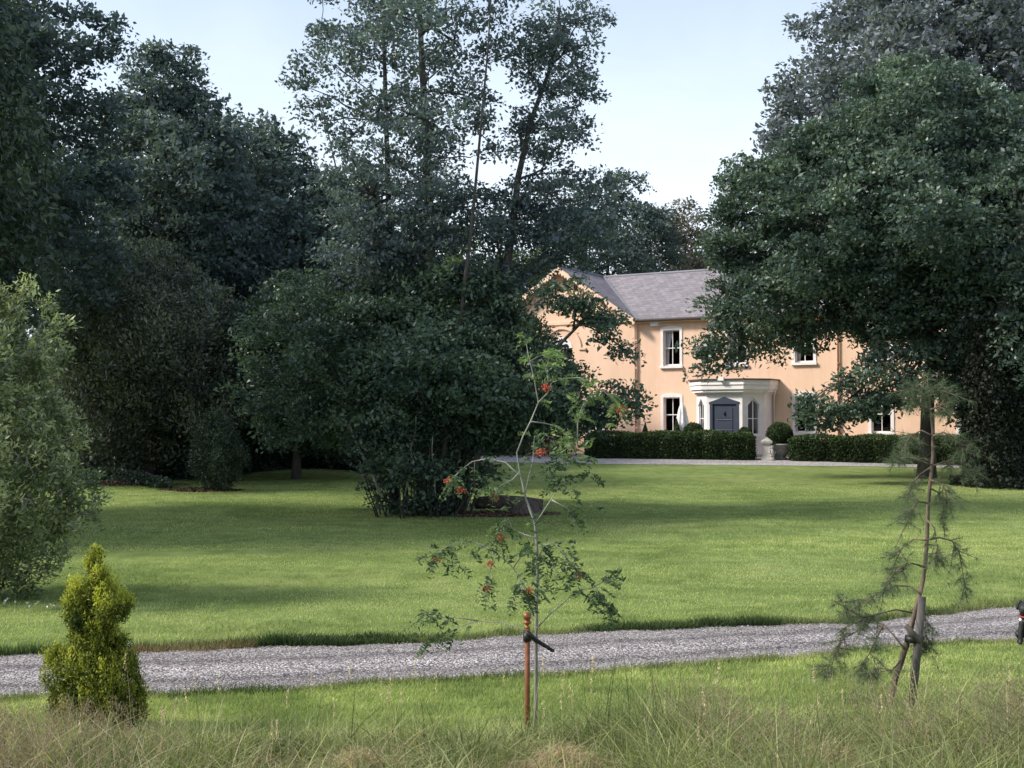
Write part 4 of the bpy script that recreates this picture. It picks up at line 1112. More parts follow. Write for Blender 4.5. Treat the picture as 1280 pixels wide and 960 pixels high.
pbr = [
    [(1165, 581, 0), (1145, 574, -.1), (1128, 572, -.15), (1115, 574, -.2)],
    [(1165, 583, 0), (1180, 577, .1), (1200, 582, .15), (1218, 590, .2)],
    [(1165, 583, 0), (1150, 593, .1), (1141, 603, .15), (1138, 615, .18)],
    [(1160, 629, 0), (1148, 627, -.1), (1139, 637, -.15), (1133, 655, -.2)],
    [(1158, 675, 0), (1175, 672, .1), (1190, 676, .12), (1199, 690, .15), (1203, 712, .15), (1206, 735, .15)],
    [(1158, 675, 0), (1142, 674, .1), (1128, 684, .15), (1118, 705, .18), (1112, 730, .2)],
    [(1156, 709, 0), (1140, 704, -.1), (1125, 710, -.15), (1112, 722, -.2), (1105, 740, -.2)],
    [(1150, 742, 0), (1138, 733, .1), (1120, 732, .15), (1100, 742, .2), (1078, 752, .25), (1060, 765, .28)],
    [(1140, 766, 0), (1120, 762, -.1), (1098, 767, -.15), (1080, 772, -.2), (1060, 762, -.25), (1050, 750, -.25)],
    [(1131, 812, 0), (1118, 795, .1), (1104, 780, .15), (1088, 778, .2), (1070, 790, .2), (1052, 800, .2), (1045, 818, .2)],
    [(1104, 780, .15), (1095, 800, .15), (1085, 820, .15), (1078, 838, .1)],
    [(1126, 826, 0), (1115, 838, -.1), (1100, 835, -.15), (1085, 845, -.15)],
    [(1088, 778, .2), (1075, 775, .2), (1055, 785, .25), (1040, 830, .25), (1030, 838, .25)],
    [(1140, 800, 0), (1155, 815, .1), (1160, 805, .1)],
    [(1148, 750, 0), (1157, 770, .05), (1158, 800, .05)],
    [(1166, 545, 0), (1152, 538, .05), (1138, 545, .1), (1130, 560, .1)],
    [(1166, 545, 0), (1180, 540, -.05), (1190, 548, -.1), (1205, 560, -.1)],
    [(1163, 512, 0), (1150, 505, .05), (1138, 505, .1)], [(1163, 512, 0), (1174, 508, -.05), (1184, 515, -.1)],
    [(1161, 490, 0), (1150, 480, .05), (1140, 485, .1)], [(1161, 490, 0), (1170, 482, -.05), (1178, 490, -.05)],
    [(1162, 610, 0), (1172, 615, .1), (1180, 630, .15), (1178, 650, .15)],
    [(1159, 650, 0), (1168, 660, -.1), (1172, 685, -.12), (1168, 700, -.12)],
    [(1163, 600, 0), (1178, 605, -.1), (1186, 625, -.15)],
]
nC = []; nA = []; nT = []; mbb = MB(); mbl = []
def ntuft(c, d, k, L, tb):
    for _ in range(k):
        a = (d * .7 + Vector((random.gauss(0, .7), random.gauss(0, .7), random.gauss(-.25, .6)))).normalized()
        l = L * random.uniform(.7, 1.15); nC.append(c + a * l * .5); nA.append(a * l); nT.append(tb + random.gauss(0, .18))
for b_ in pbr:
    pts = [P(x, y, YP + dy) for x, y, dy in b_]; n = len(pts)
    mbb.tube(pts, [.0085 * (1 - .7 * i / (n - 1)) for i in range(n)], 6)
    m_ = 8 + n * 3
    for rep in range(m_):
        t = 1 - random.random() ** 1.3 * .68; f_ = t * (n - 1); i = min(n - 2, int(f_)); q = pts[i].lerp(pts[i + 1], f_ - i)
        d0 = (pts[i + 1] - pts[i]).normalized()
        e = q + (d0 * .5 + Vector((random.gauss(0, .7), random.gauss(0, .7), random.gauss(-.25, .5)))) * random.uniform(.03, .13)
        mbb.tube([q, e], [.003, .002], 4)
        for s_ in (.5, 1): ntuft(q.lerp(e, s_), (e - q).normalized(), 22, .095, .45)
ntuft(PTS[-1], Vector((0, 0, 1)), 40, .07, .6)
for (x, y, k, dn) in [(1150, 490, 12, .09), (1130, 550, 6, .06), (1195, 555, 5, .06), (1215, 590, 5, .05), (1040, 828, 8, .05), (1055, 755, 7, .05), (1100, 820, 8, .07), (1080, 800, 7, .07), (1203, 725, 7, .06), (1120, 700, 6, .06), (1165, 820, 3, .04)]:
    for _ in range(k): ntuft(P(x, y, YP) + Vector((random.gauss(0, dn), random.gauss(0, dn), random.gauss(0, dn))), Vector((random.gauss(0, 1), random.gauss(0, 1), random.gauss(0, 1))).normalized(), 26, .095, .45)
mbb.build('branches', M['barkpine'], pine, pb)
nC = np.array([list(c) for c in nC]); nA = np.array([list(a) for a in nA]); k = len(nC)
sd = unit(np.cross(nA, RNG.normal(size=(k, 3)))) * .0012
V = np.stack([nC - nA * .5 - sd, nC - nA * .5 + sd, nC + nA * .5], 1).reshape(-1, 3)
np_mesh('needles', V, np.arange(3 * k).reshape(k, 3), M['needle'], pine, np.array(nT), pb)

# ================================================================== GOLDEN CONIFER
YC = 9.3
cb = base(121, YC)
gc = thing('golden_conifer', 'small golden green conical conifer in the long grass before the drive', 'conifer', cb)
poly = [(125, 682), (133, 692), (130, 705), (137, 722), (150, 738), (168, 750), (162, 768), (149, 786), (158, 796), (166, 815), (172, 830), (176, 850), (185, 872), (178, 905), (165, 930), (75, 930), (60, 895), (64, 872), (55, 850), (58, 812), (76, 808), (88, 796), (82, 775), (79, 752), (84, 733), (95, 725), (108, 728), (107, 705), (117, 690)]
rr = random.Random(3)
L = fill(poly, YC, .10, .03, 190, .30, rr)
L += [(P(x_, y_, YC), r_) for x_, y_, r_ in ((125, 690, .022), (127, 699, .03), (122, 709, .035), (126, 718, .045), (119, 728, .055), (127, 736, .06), (112, 738, .05), (92, 733, .035), (158, 752, .04), (63, 822, .045), (176, 862, .04))]
cs, ax, ts, tips = crown_points(L, .034, 1.0, 36, 1.9, .6, 1.35)
ax = ax * .5 + np.array([0, 0, .9])
V, Fc = leaf_geo(cs, .023, ax, .0, .36, .4, .3)
# brighter at the outside / top
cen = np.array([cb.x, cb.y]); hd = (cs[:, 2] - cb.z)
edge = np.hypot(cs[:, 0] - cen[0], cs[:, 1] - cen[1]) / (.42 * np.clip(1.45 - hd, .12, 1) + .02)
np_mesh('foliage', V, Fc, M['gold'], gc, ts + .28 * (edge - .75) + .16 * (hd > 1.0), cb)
MB().tube([(0, 0, -.05), (0, 0, .6), (.0, 0, 1.25)], [.03, .02, .006], 7).build('trunk', M['bark'], gc)
mbc = MB()
for (c, r) in L[::2]: mbc.tube([(0, 0, max(.05, c.z - cb.z - .22)), c - cb], [.006, .002], 4)
mbc.build('branches', M['bark'], gc)
# white flowers beside it
wf = P(156, 806, YC + .1)
t_ = thing('white_flower', 'white flower head poking out beside the golden conifer', 'flower', (wf.x, wf.y, float(gz(wf.x, wf.y))))
hz_ = wf.z - float(gz(wf.x, wf.y))
MB().tube([(.0, 0, 0), (.02, 0, hz_ * .6), (0, 0, hz_)], .003, 5).build('stem', M['barkrowan'], t_)
cc = np.array([[0, 0, hz_]]) + RNG.normal(0, 1, (60, 3)) * np.array([.022, .022, .014]); cc2 = np.array([[-.06, 0, hz_ + .012]]) + RNG.normal(0, 1, (30, 3)) * np.array([.022, .015, .006])
for c3 in (cc, cc2): V, Fc = leaf_geo(c3, .024, None, 1.2, .7); np_mesh('flower_head', V, Fc, M['petal'], t_, RNG.random(len(c3)))

# ================================================================== DOG
def skin_obj(name, pts, edges, mat, parent, sub=2, rootv=0):
    me = bpy.data.meshes.new(name); bm = bmesh.new(); sk = bm.verts.layers.skin.verify()
    vs = []
    for (x, y, z, r) in pts:
        v = bm.verts.new((x, y, z)); q = r if isinstance(r, tuple) else (r, r); v[sk].radius = q; vs.append(v)
    for a, b_ in edges: bm.edges.new((vs[a], vs[b_]))
    vs[rootv][sk].use_root = True
    bm.to_mesh(me); bm.free()
    o = link(name, me, mat, parent)
    s = o.modifiers.new('skin', 'SKIN'); s.use_smooth_shade = True
    s = o.modifiers.new('sub', 'SUBSURF'); s.levels = sub; s.render_levels = sub
    return o
dp = G(1287, 806)
dog = thing('black_dog', 'black dog with a red collar and white tag sitting on the gravel drive', 'dog', dp, math.radians(-42))
# faces -y (camera) ; sits
body_pts = [(0, .15, .10, .095), (0, .11, .17, .095), (0, .03, .21, .088), (0, -.03, .265, .068), (0, -.045, .31, .068),   # rump..neck
            (0, -.055, .345, .086), (0, -.105, .332, .062), (0, -.16, .312, .04),          # head, muzzle
            (.045, -.06, .19, .035), (.05, -.075, .10, .022), (.05, -.08, .03, .02), (.05, -.11, .016, .018),
            (-.045, -.06, .19, .035), (-.05, -.075, .10, .022), (-.05, -.08, .03, .02), (-.05, -.11, .016, .018),
            (.085, .10, .09, .055), (.105, .0, .08, .035), (.10, .07, .03, .022), (.10, -.02, .016, .018),
            (-.085, .10, .09, .055), (-.105, .0, .08, .035), (-.10, .07, .03, .022), (-.10, -.02, .016, .018),
            (0, .26, .05, .025), (.03, .36, .025, .015)]
ed = [(0, 1), (1, 2), (2, 3), (3, 4), (4, 5), (5, 6), (6, 7), (2, 8), (8, 9), (9, 10), (10, 11), (2, 12), (12, 13), (13, 14), (14, 15),
      (0, 16), (16, 17), (17, 18), (18, 19), (0, 20), (20, 21), (21, 22), (22, 23), (0, 24), (24, 25)]
skin_obj('body', body_pts, ed, M['fur'], dog, 2, 1)
for s in (-1, 1):
    skin_obj('ear', [(s * .045, -.05, .40, .022), (s * .075, -.055, .37, (.032, .016)), (s * .082, -.06, .31, (.036, .018))], [(0, 1), (1, 2)], M['fur'], dog)
    MB().lathe([(.009 * math.sin(t), -.009 * math.cos(t)) for t in np.linspace(.01, PI - .01, 7)], 0, 0, 8).build('eye', M['nose'], dog).location = (s * .034, -.128, .362)
MB().lathe([(.015 * math.sin(t), -.011 * math.cos(t)) for t in np.linspace(.01, PI - .01, 7)], 0, 0, 10).build('nose', M['nose'], dog).location = (0, -.20, .322)
mb = MB(); pr = [(.074 * math.cos(t), -.03 + .074 * math.sin(t), .268 - .012 * math.sin(-t)) for t in np.linspace(0, 2 * PI, 25)]; mb.tube(pr, .008, 6)
col_ = mb.build('collar', M['collar'], dog)
mb = MB(); c = (-.04, -.112, .236); mb.prism([(c[0] + .012 * math.cos(t), c[1], c[2] + .012 * math.sin(t)) for t in np.linspace(0, 2 * PI, 12)[:-1]], (0, -.004, 0)); mb.build('name_tag', M['tag'], col_)

dog.scale = (1.2, 1.2, 1.2)
# ================================================================== TREES
R_ = random.Random
# central alder ------------------------------------------------------
YA = 29.0
A1 = [(335, 92), (372, 58), (388, 15), (395, -60), (470, -120), (600, -120), (650, -40), (645, 20), (625, 60), (630, 110), (612, 150), (632, 200), (600, 225), (605, 285), (570, 330), (470, 330), (425, 290), (400, 245), (395, 205), (425, 165), (385, 150), (350, 118)]
A2 = [(640, 10), (660, -20), (700, -50), (750, -20), (768, 35), (742, 62), (755, 100), (738, 150), (748, 200), (775, 230), (780, 270), (745, 330), (700, 345), (640, 345), (648, 275), (634, 235), (628, 190), (634, 140), (632, 70)]
A3 = [(430, 370), (480, 335), (560, 320), (640, 350), (672, 392), (688, 425), (715, 445), (760, 472), (803, 482), (795, 510), (760, 538), (700, 548), (660, 566), (600, 565), (560, 552), (500, 566), (430, 556), (415, 470)]
A4 = [(672, 352), (715, 345), (748, 368), (778, 400), (792, 432), (782, 448), (758, 436), (735, 414), (705, 398), (680, 378)]
A5 = [(432, 525), (640, 525), (618, 590), (580, 640), (480, 645), (456, 610)]
rr = R_(11)
m1 = fill(A1, YA, 1.15, .42, 78, 3.0, rr); m2 = fill(A2, YA + 1, 1.0, .4, 48, 2.4, rr)
m3 = fill(A3, YA, 1.5, .45, 78, 3.6, rr); m4 = fill(A4, YA - 1.5, .42, .2, 12, .5, rr); m5 = fill(A5, YA - .2, .55, .22, 44, 1.4, rr)
ab = base(528, YA)
A6 = [(415, 215), (470, 235), (540, 215), (610, 225), (655, 240), (690, 270), (700, 345), (640, 375), (540, 350), (450, 380), (400, 350), (395, 270)]
m6 = fill(A6, YA + .8, .9, .35, 52, 2.4, rr)
A7 = [(288, 470), (300, 400), (345, 350), (400, 332), (470, 345), (480, 520), (430, 560), (330, 556)]
m7 = fill(A7, YA + 1.5, .95, .3, 46, 2.0, rr)
def stem(lst, Y0, Y1): 
    n = len(lst); o = []
    for i, (x, y) in enumerate(lst): o.append(P(x, y, Y0 + (Y1 - Y0) * i / (n - 1)))
    o[0].z = float(gz(o[0].x, o[0].y)) - .2
    return o
stems = [(stem([(532, 645), (530, 560), (532, 450), (538, 340), (536, 250), (533, 170), (528, 90), (524, 0), (520, -60)], YA, YA), .19),
         (stem([(495, 645), (489, 560), (488, 450), (487, 300), (484, 200), (481, 90), (478, 0), (475, -60)], YA + .3, YA + 1.2), .12),
         (stem([(560, 645), (590, 545), (612, 450), (628, 370), (640, 290), (648, 220), (664, 150), (690, 80), (700, 10)], YA + .2, YA + 1.2), .16),
         (stem([(510, 645), (500, 520), (470, 400), (440, 290), (420, 210), (400, 120)], YA - .3, YA + 1), .055),
         (stem([(545, 645), (560, 520), (575, 400), (590, 280), (600, 170), (610, 60), (615, -20)], YA - .3, YA - 1.2), .065),
         (stem([(570, 645), (600, 560), (650, 480), (700, 430), (735, 395), (760, 410)], YA - .2, YA - 1.5), .08)]
alder = tree('alder_tree', 'tall multi-stemmed alder rising from a dark thicket in the middle of the lawn', 'tree', 528, YA,
     [(m1, .46, 'crown', M['alderhi']), (m2, .5, 'crown', M['alderhi']), (m6, .6, 'crown', M['alderhi']), (m3, 1.1, 'lower_crown', M['alder']), (m7, .9, 'lower_crown', M['alder']), (m4, 1.0, 'overhanging_spray', M['alder']), (m5, .9, 'basal_leaves', M['alder'])],
     M['alder'], M['bark'], .108, .38, 1.5, 52, stems, limb_r=.06, shell=.35)
mb = MB()
for i in range(44):
    x = random.uniform(470, 588); a_ = base(x, YA + random.uniform(-.9, .9)); 
    b_ = a_ + Vector(((x - 528) / 65 * random.uniform(.3, 1.0) + random.gauss(0, .15), random.gauss(0, .25), random.uniform(.8, 2.6)))
    limb(mb, a_, b_, .022, .006, .06, 4, 4)
mb.build('basal_shoots', M['bark'], alder, ab)
for a_, b_, r_ in ((P(478, 622, YA - .6), P(437, 529, YA - .4), .04), (P(545, 622, YA - 1), P(541, 545, YA - 1), .018), (P(506, 620, YA - 1), P(520, 520, YA - 1), .02)):
    mb = MB(); limb(mb, a_, b_, r_, r_ * .7, .02, 7, 5); mb.build('dead_stem', M['barkgrey'], alder, ab)

# log pile to its right
lg = base(640, 29.5)
t_ = thing('fallen_log', 'old brown log lying on bare soil right of the alder stems', 'log', lg)
mb = MB(); mb.tube([(-.9, .2, .22), (-.3, .05, .26), (.3, -.05, .24), (.75, -.1, .20)], [.15, .17, .16, .13], 10); mb.build('log_trunk', M['log'], t_)
t2 = thing('cut_stump', 'rounded brown stump beside the fallen log under the rowan branches', 'stump', base(655, 29.2))
MB().lathe([(.5, -.05), (.44, .06), (.37, .17), (.34, .27), (.2, .33), (0, .34)], 0, 0, 12).build('stump_wood', M['log'], t2)
def litter(nm, px, Y, rx, ry, n, mat='litter'):
    c = base(px, Y); a_ = RNG.uniform(0, 2 * PI, n); r = np.sqrt(RNG.random(n)) * (1 + .2 * np.sin(a_ * 3))
    x = c.x + np.cos(a_) * r * rx; y = c.y + np.sin(a_) * r * ry
    z = gz(x, y) + .015 + .10 * (1 - r).clip(0, 1) * RNG.random(n)
    V, Fc = leaf_geo(np.stack([x, y, z], -1), .07, None, 1.5, .7); return tag(np_mesh(nm, V, Fc, M[mat], None, RNG.random(n)), kind='stuff')
litter('leaf_litter', 612, 29, 1.6, .5, 5500); litter('leaf_litter', 250, 36.4, 1.2, .5, 2500); litter('leaf_litter', 125, 38.3, 2.6, .5, 4500)

# right-hand trees -----------------------------------------------------
Y1 = 41.0; rr = R_(5)
B1 = [(862, 430), (876, 398), (900, 345), (872, 300), (884, 250), (915, 210), (905, 195), (960, 188), (992, 150), (1045, 140), (1075, 85), (1150, 66), (1210, 84), (1260, 110), (1330, 160), (1370, 300), (1340, 430), (1270, 500), (1190, 470), (1150, 440), (1060, 424), (1010, 438), (950, 446), (905, 468), (880, 462)]
B2 = [(985, 505), (1003, 487), (1038, 482), (1062, 450), (1110, 425), (1160, 430), (1150, 500), (1100, 512), (1060, 528), (1030, 536), (1002, 520)]
B3 = [(1160, 430), (1280, 430), (1300, 500), (1250, 535), (1200, 520), (1165, 500)]
b1 = fill(B1, Y1, 1.9, .5, 190, 5.0, rr); b2 = fill(B2, Y1 - 2.5, .75, .3, 26, 1.2, rr); b3 = fill(B3, Y1 - 1.5, .9, .35, 24, 1.5, rr)
st1 = [(stem([(1158, 600), (1159, 560), (1160, 500), (1165, 430), (1160, 340), (1150, 240), (1140, 150)], Y1, Y1), .30)]
tree('lime_tree', 'broad spreading green tree with a slim dark trunk hiding the right half of the house', 'tree', 1158, Y1,
     [(b2, 1.0, 'hanging_branches', None), (b3, 1.0, 'hanging_branches', None), (b1, 1.0, 'crown', None)], M['lime'], M['bark'], .15, .50, 1.5, 56, st1, limb_r=.09, shell=.4, amin=4.0)
Y2 = 37.5; rr = R_(6)
B4 = [(1185, 330), (1225, 220), (1300, 150), (1420, 200), (1460, 400), (1400, 520), (1310, 565), (1260, 530), (1205, 500), (1190, 420)]
b4 = fill(B4, Y2 + 1.0, 1.8, .5, 80, 4.5, rr)
st2 = [(stem([(1243, 612), (1243, 560), (1245, 500), (1250, 420), (1270, 320), (1290, 220)], Y2, Y2), .58)]
iv = tree('ivy_clad_tree', 'dark tree with a thick ivy covered trunk at the right end of the lawn', 'tree', 1243, Y2,
     [(b4, 1.0, 'crown', None)], M['lime'], M['bark'], .15, .50, 1.3, 50, st2, limb_r=.12, shell=.4, amin=3.5)
ib = base(1243, Y2)
n = 26000; t = RNG.random(n); a_ = RNG.uniform(0, 2 * PI, n); H = 5.2
cx = np.interp(t * H, [0, 2, 3.5, H], [0, 0, .05, .25]); r = (.88 - .12 * t + .10 * np.sin(a_ * 3 + t * 5) + .07 * np.sin(t * 17 + a_) + RNG.normal(0, .07, n)) * (1 + .25 * (t < .06))
cc = np.stack([ib.x + cx + np.cos(a_) * r, ib.y + np.sin(a_) * r, ib.z + t * H], -1)
V, Fc = leaf_geo(cc, .10, np.stack([np.cos(a_), np.sin(a_), np.full(n, -.8)], -1), .2, .8); np_mesh('ivy', V, Fc, M['ivy'], iv, .4 + RNG.normal(0, .25, n), ib)
Y3 = 66; rr = R_(8)
B5 = [(955, 165), (960, 110), (985, 72), (972, 40), (1005, 12), (1050, -40), (1180, -110), (1400, -80), (1480, 150), (1380, 300), (1080, 330), (960, 300), (925, 245)]
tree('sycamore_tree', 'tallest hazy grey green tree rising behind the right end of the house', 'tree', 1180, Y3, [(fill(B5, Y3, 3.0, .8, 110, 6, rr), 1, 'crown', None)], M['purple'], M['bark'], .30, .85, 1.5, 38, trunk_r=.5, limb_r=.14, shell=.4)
# behind the house
rr = R_(9)
def simple(name, label, poly, bx, Y, mat, rmax, rmin, n, tmax, ls, rc, per=38, cover=1.3, group='trees beyond the lawn', **kw):
    return tree(name, label, 'tree', bx, Y, [(fill(poly, Y, rmax, rmin, n, tmax, rr), 1, 'crown', None)], mat, M['bark'], ls, rc, cover, per, group=group, shell=.4, **kw)
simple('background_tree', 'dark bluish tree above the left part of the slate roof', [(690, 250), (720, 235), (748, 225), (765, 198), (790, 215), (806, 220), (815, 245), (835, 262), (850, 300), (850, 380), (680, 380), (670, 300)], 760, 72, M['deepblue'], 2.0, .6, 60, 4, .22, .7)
simple('background_tree', 'russet brown tree behind the middle of the slate roof', [(800, 272), (820, 255), (850, 240), (880, 258), (900, 262), (935, 300), (960, 360), (940, 420), (790, 420), (780, 330)], 865, 78, M['brown'], 1.8, .6, 60, 4, .22, .7, cover=1.1)
simple('background_tree', 'sunlit yellowish green tree seen between the alder stems', [(545, 318), (580, 290), (640, 296), (690, 320), (720, 350), (720, 440), (540, 440)], 630, 64, M['midgreen'], 1.6, .5, 40, 3, .18, .6)
# left wood
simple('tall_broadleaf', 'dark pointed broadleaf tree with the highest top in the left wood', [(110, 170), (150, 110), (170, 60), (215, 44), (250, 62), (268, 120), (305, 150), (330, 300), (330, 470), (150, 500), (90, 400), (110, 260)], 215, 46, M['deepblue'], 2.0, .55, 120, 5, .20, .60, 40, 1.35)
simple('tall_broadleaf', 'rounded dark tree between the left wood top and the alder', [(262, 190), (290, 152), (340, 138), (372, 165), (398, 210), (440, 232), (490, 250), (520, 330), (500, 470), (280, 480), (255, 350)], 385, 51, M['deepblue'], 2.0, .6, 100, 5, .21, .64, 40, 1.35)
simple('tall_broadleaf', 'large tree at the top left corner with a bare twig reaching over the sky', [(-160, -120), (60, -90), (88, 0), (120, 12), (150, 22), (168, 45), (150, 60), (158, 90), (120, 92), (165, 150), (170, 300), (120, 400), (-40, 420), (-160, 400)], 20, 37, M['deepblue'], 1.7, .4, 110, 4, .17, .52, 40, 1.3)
Y5 = 25.5
tree('yew_tree', 'dark drooping yew at the extreme left edge below the large tree', 'tree', -40, Y5, [(fill([(-480, -100), (-300, -260), (-90, -200), (10, 0), (40, 120), (62, 230), (60, 330), (30, 420), (30, 520), (-60, 575), (-480, 575)], Y5, 1.7, .4, 170, 5.0, R_(21)), 1, 'crown', None)],
     M['yew'], M['bark'], .17, .45, 1.2, 36, group='trees beyond the lawn', flat=1.2, axis=(0, 0, -1.2), nrm_up=.1, aspect=.42, shell=.4)
tree('yew_tree', 'nearer yew whose dark tips just show at the left edge above the silvery shrub', 'tree', -190, 24.5, [(fill([(-520, 160), (-400, 20), (-150, -20), (-30, 30), (12, 100), (22, 200), (8, 300), (-60, 420), (-120, 560), (-560, 600)], 24.5, 1.4, .35, 150, 3.0, R_(22)), 1, 'crown', None)],  # mostly out of view, added to cast shade over the left lawn
     M['yew'], M['bark'], .14, .38, 1.2, 34, group='trees beyond the lawn', flat=1.2, axis=(0, 0, -1.2), nrm_up=.1, aspect=.42, shell=.4)
# shrubs of the left bank
Y6 = 40.5
tree('laurel_bush', 'large round dusky bush with pale leaf tips on the left bank', 'bush', 185, Y6, [(fill([(66, 370), (90, 330), (125, 308), (165, 298), (215, 308), (265, 338), (302, 385), (318, 460), (300, 545), (250, 575), (110, 590), (60, 560), (50, 450)], Y6, 1.35, .35, 110, 3.5, R_(31)), 1.15, 'crown', None)],
     M['laurel'], M['bark'], .14, .40, 1.2, 40, group='bushes on the left bank', flat=1.0, axis=(0, 0, .9), nrm_up=.2, aspect=.4, trunk_r=.18, shell=.4)
Y7 = 41
tree('laurel_bush', 'dark green glossy bush between the dusky bush and the alder', 'bush', 370, Y7, [(fill([(290, 430), (305, 375), (345, 340), (400, 330), (460, 345), (500, 400), (500, 560), (420, 572), (320, 565), (290, 520)], Y7, 1.4, .4, 90, 3.0, R_(32)), 1.15, 'crown', None)],
     M['alder'], M['bark'], .15, .42, 1.2, 40, group='bushes on the left bank', trunk_r=.16, shell=.4)
Y8 = 36.2
tree('dwarf_conifer', 'squat dark conifer standing alone at the edge of the left bank', 'conifer', 272, Y8, [(fill([(268, 503), (284, 520), (290, 535), (306, 552), (308, 575), (298, 598), (285, 612), (255, 606), (238, 585), (236, 556), (250, 535), (258, 515)], Y8, .42, .13, 70, .9, R_(33)), 1.3, 'crown', None)],
     M['yew'], M['bark'], .07, .16, 1.2, 26, flat=1.2, axis=(0, 0, 1.3), nrm_up=.0, aspect=.4, trunk_r=.12, limb_r=.02, shell=.3)
Y9 = 16.3
tree('silver_leaved_shrub', 'pale olive green shrub filling the left edge above the drive', 'bush', -10, Y9, [(fill([(-150, 330), (-20, 345), (20, 376), (45, 392), (66, 436), (52, 470), (72, 500), (84, 530), (68, 560), (78, 590), (104, 612), (84, 650), (86, 690), (55, 735), (0, 748), (-150, 740)], Y9, .42, .10, 210, 1.3, R_(34)) + [(P(x_, y_, Y9 + random.uniform(-.4, .4)), r_) for x_, y_, r_ in ((34, 362, .14), (60, 380, .15), (76, 402, .12), (82, 440, .12), (70, 452, .13), (94, 520, .12), (100, 548, .11), (84, 575, .14), (116, 600, .12), (122, 622, .10), (108, 640, .12), (92, 665, .13), (96, 600, .16))], 1.0, 'crown', None)],
     M['olive'], M['barkgrey'], .072, .13, .55, 34, flat=1.3, axis=(0.6, 0, .7), nrm_up=.5, aspect=.38, trunk_r=.08, limb_r=.02, shell=.55)
# dark tree hanging behind alder, right skirt over hedge
simple('background_tree', 'dark low tree behind the alder stems left of the clipped hedge', [(590, 400), (640, 380), (690, 400), (720, 470), (735, 530), (735, 572), (590, 572)], 650, 54.5, M['deep'], 1.2, .4, 46, 2, .16, .5)

# understorey: nobody could count it
def undergrowth(nm, x0, x1, Yc, dY, top, n, mat, ls=.16):
    px = RNG.uniform(x0, x1, n); yy = Yc + RNG.uniform(-dY, dY, n) + 2 * np.sin(px * .02)
    hmax = top * (.7 + .3 * np.sin(px * .05 + yy)) ; z_ = RNG.random(n) ** .8 * hmax
    x = (px - 640) / F * yy; z = gz(x, yy) + z_
    V, Fc = leaf_geo(np.stack([x, yy, z], -1), ls, None, .6, .6)
    return tag(np_mesh(nm, V, Fc, mat, None, .25 + .3 * (z_ / top) + RNG.normal(0, .18, n)), kind='stuff')
undergrowth('undergrowth', -150, 480, 47, 3.5, 5.5, 60000, M['deep'], .2)
undergrowth('undergrowth', 380, 640, 60, 2.5, 4.5, 30000, M['deep'], .22)
undergrowth('woodland_edge', -250, 700, 75, 4, 8, 60000, M['deep'], .35)
undergrowth('bank_undergrowth', 60, 315, 43.5, 1.6, 2.6, 30000, M['deep'], .14)
undergrowth('thicket_undergrowth', 300, 480, 44.5, 1.2, 3.0, 26000, M['deep'], .15)
undergrowth('fern_undergrowth', 80, 215, 39.0, .7, .5, 5000, M['deep'], .12)

# further trees of the wood, seen only in the gaps: copies of one tree
ft = tree('distant_tree', 'hazy dark tree of the wood behind the bushes', 'tree', 300, 88, [(fill([(200, 260), (240, 170), (300, 130), (360, 170), (400, 260), (410, 420), (190, 420)], 88, 3.2, 1.0, 60, 6, R_(41)), 1, 'crown', None)],
          M['deepblue'], M['bark'], .4, 1.1, 1.0, 26, group='trees of the distant wood', trunk_r=.4, shell=.4)
def copy_tree(src, loc, rz, sc):
    r = src.copy(); C.objects.link(r); r.location = loc; r.rotation_euler = (0, 0, rz); r.scale = (sc, sc, sc)
    for ch in list(src.children):
        c = ch.copy(); C.objects.link(c); c.parent = r
    return r
for i, (px, Y, s) in enumerate([(60, 84, 1.0), (170, 90, .9), (430, 86, .85), (540, 92, .75), (640, 95, .62), (900, 96, .62), (-80, 80, 1.1)]):
    copy_tree(ft, base(px, Y), i * 1.3, s)

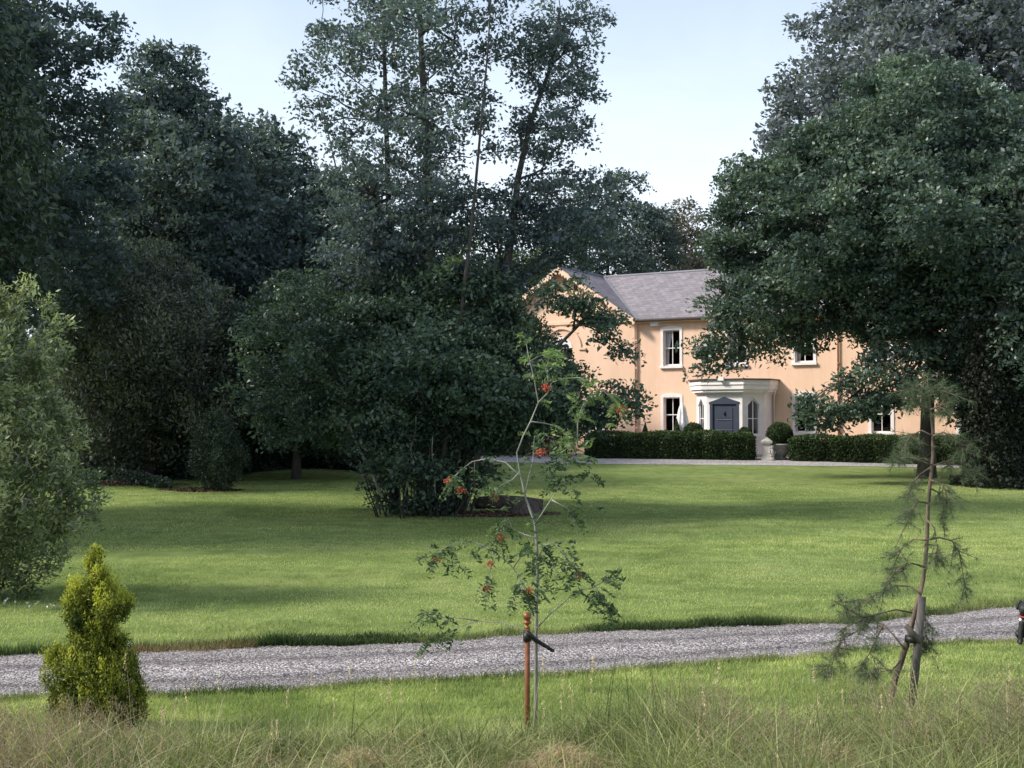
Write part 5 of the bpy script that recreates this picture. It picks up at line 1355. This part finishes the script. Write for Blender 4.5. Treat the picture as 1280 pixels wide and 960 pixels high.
# ================================================================== SKY, SUN, CAMERA
SUN_AZ = math.radians(188); SUN_EL = math.radians(40)   # direction to the sun: left, slightly towards the camera
sd_ = Vector((math.cos(SUN_AZ) * math.cos(SUN_EL), math.sin(SUN_AZ) * math.cos(SUN_EL), math.sin(SUN_EL)))
w = bpy.data.worlds.new('World'); bpy.context.scene.world = w; w.use_nodes = True
nt = w.node_tree; bg = nt.nodes['Background']
sky = N(nt, 'ShaderNodeTexSky', sky_type='NISHITA'); sky.sun_disc = False
sky.sun_elevation = SUN_EL; sky.sun_rotation = math.atan2(sd_.x, sd_.y)
sky.air_density = 1.0; sky.dust_density = 2.0; sky.ozone_density = 1.0
tc = N(nt, 'ShaderNodeTexCoord'); sx = N(nt, 'ShaderNodeSeparateXYZ'); nt.links.new(tc.outputs['Generated'], sx.inputs[0])
mp = N(nt, 'ShaderNodeMapping'); mp.inputs['Scale'].default_value = (1, 1, 3); nt.links.new(tc.outputs['Generated'], mp.inputs[0])
cn = noise(nt, 2.6, 6, .6, mp.outputs[0], .8)
hz = N(nt, 'ShaderNodeMapRange'); nt.links.new(sx.outputs[2], hz.inputs[0]); hz.inputs[1].default_value = .06; hz.inputs[2].default_value = .40; hz.inputs[3].default_value = 1.05; hz.inputs[4].default_value = .28
ad = N(nt, 'ShaderNodeMath', operation='MULTIPLY_ADD'); nt.links.new(cn, ad.inputs[0]); ad.inputs[1].default_value = .35; nt.links.new(hz.outputs[0], ad.inputs[2])
sb_ = N(nt, 'ShaderNodeMath', operation='SUBTRACT', use_clamp=True); nt.links.new(ad.outputs[0], sb_.inputs[0]); sb_.inputs[1].default_value = .16
HAZE = (9.1, 9.9, 11.0)
skyb = mixc(nt, 1.0, sky.outputs[0], (1.45, 1.58, 1.65), 'MULTIPLY')
c = mixc(nt, sb_.outputs[0], skyb, HAZE)
nt.links.new(c, bg.inputs['Color']); bg.inputs['Strength'].default_value = .128

sun = bpy.data.lights.new('sun', 'SUN'); sun.energy = 5.0; sun.angle = math.radians(9.0); sun.color = (1, .94, .84)
so = bpy.data.objects.new('sun', sun); C.objects.link(so); so.rotation_euler = sd_.to_track_quat('Z', 'Y').to_euler()

cam = bpy.data.cameras.new('camera'); co = bpy.data.objects.new('camera', cam); C.objects.link(co)
cam.sensor_width = 36; cam.lens = 36 * F / 1280; cam.clip_end = 3000; cam.clip_start = .1
co.location = (0, 0, CAMZ); co.rotation_euler = (PI / 2 + TH, 0, 0)
sc = bpy.context.scene; sc.camera = co
sc.view_settings.view_transform = 'Standard'; sc.view_settings.look = 'None'; sc.view_settings.exposure = 0; sc.view_settings.gamma = 1
sc.cycles.max_bounces = 5; sc.cycles.diffuse_bounces = 3; sc.cycles.transparent_max_bounces = 8; sc.cycles.glossy_bounces = 2; sc.cycles.transmission_bounces = 3
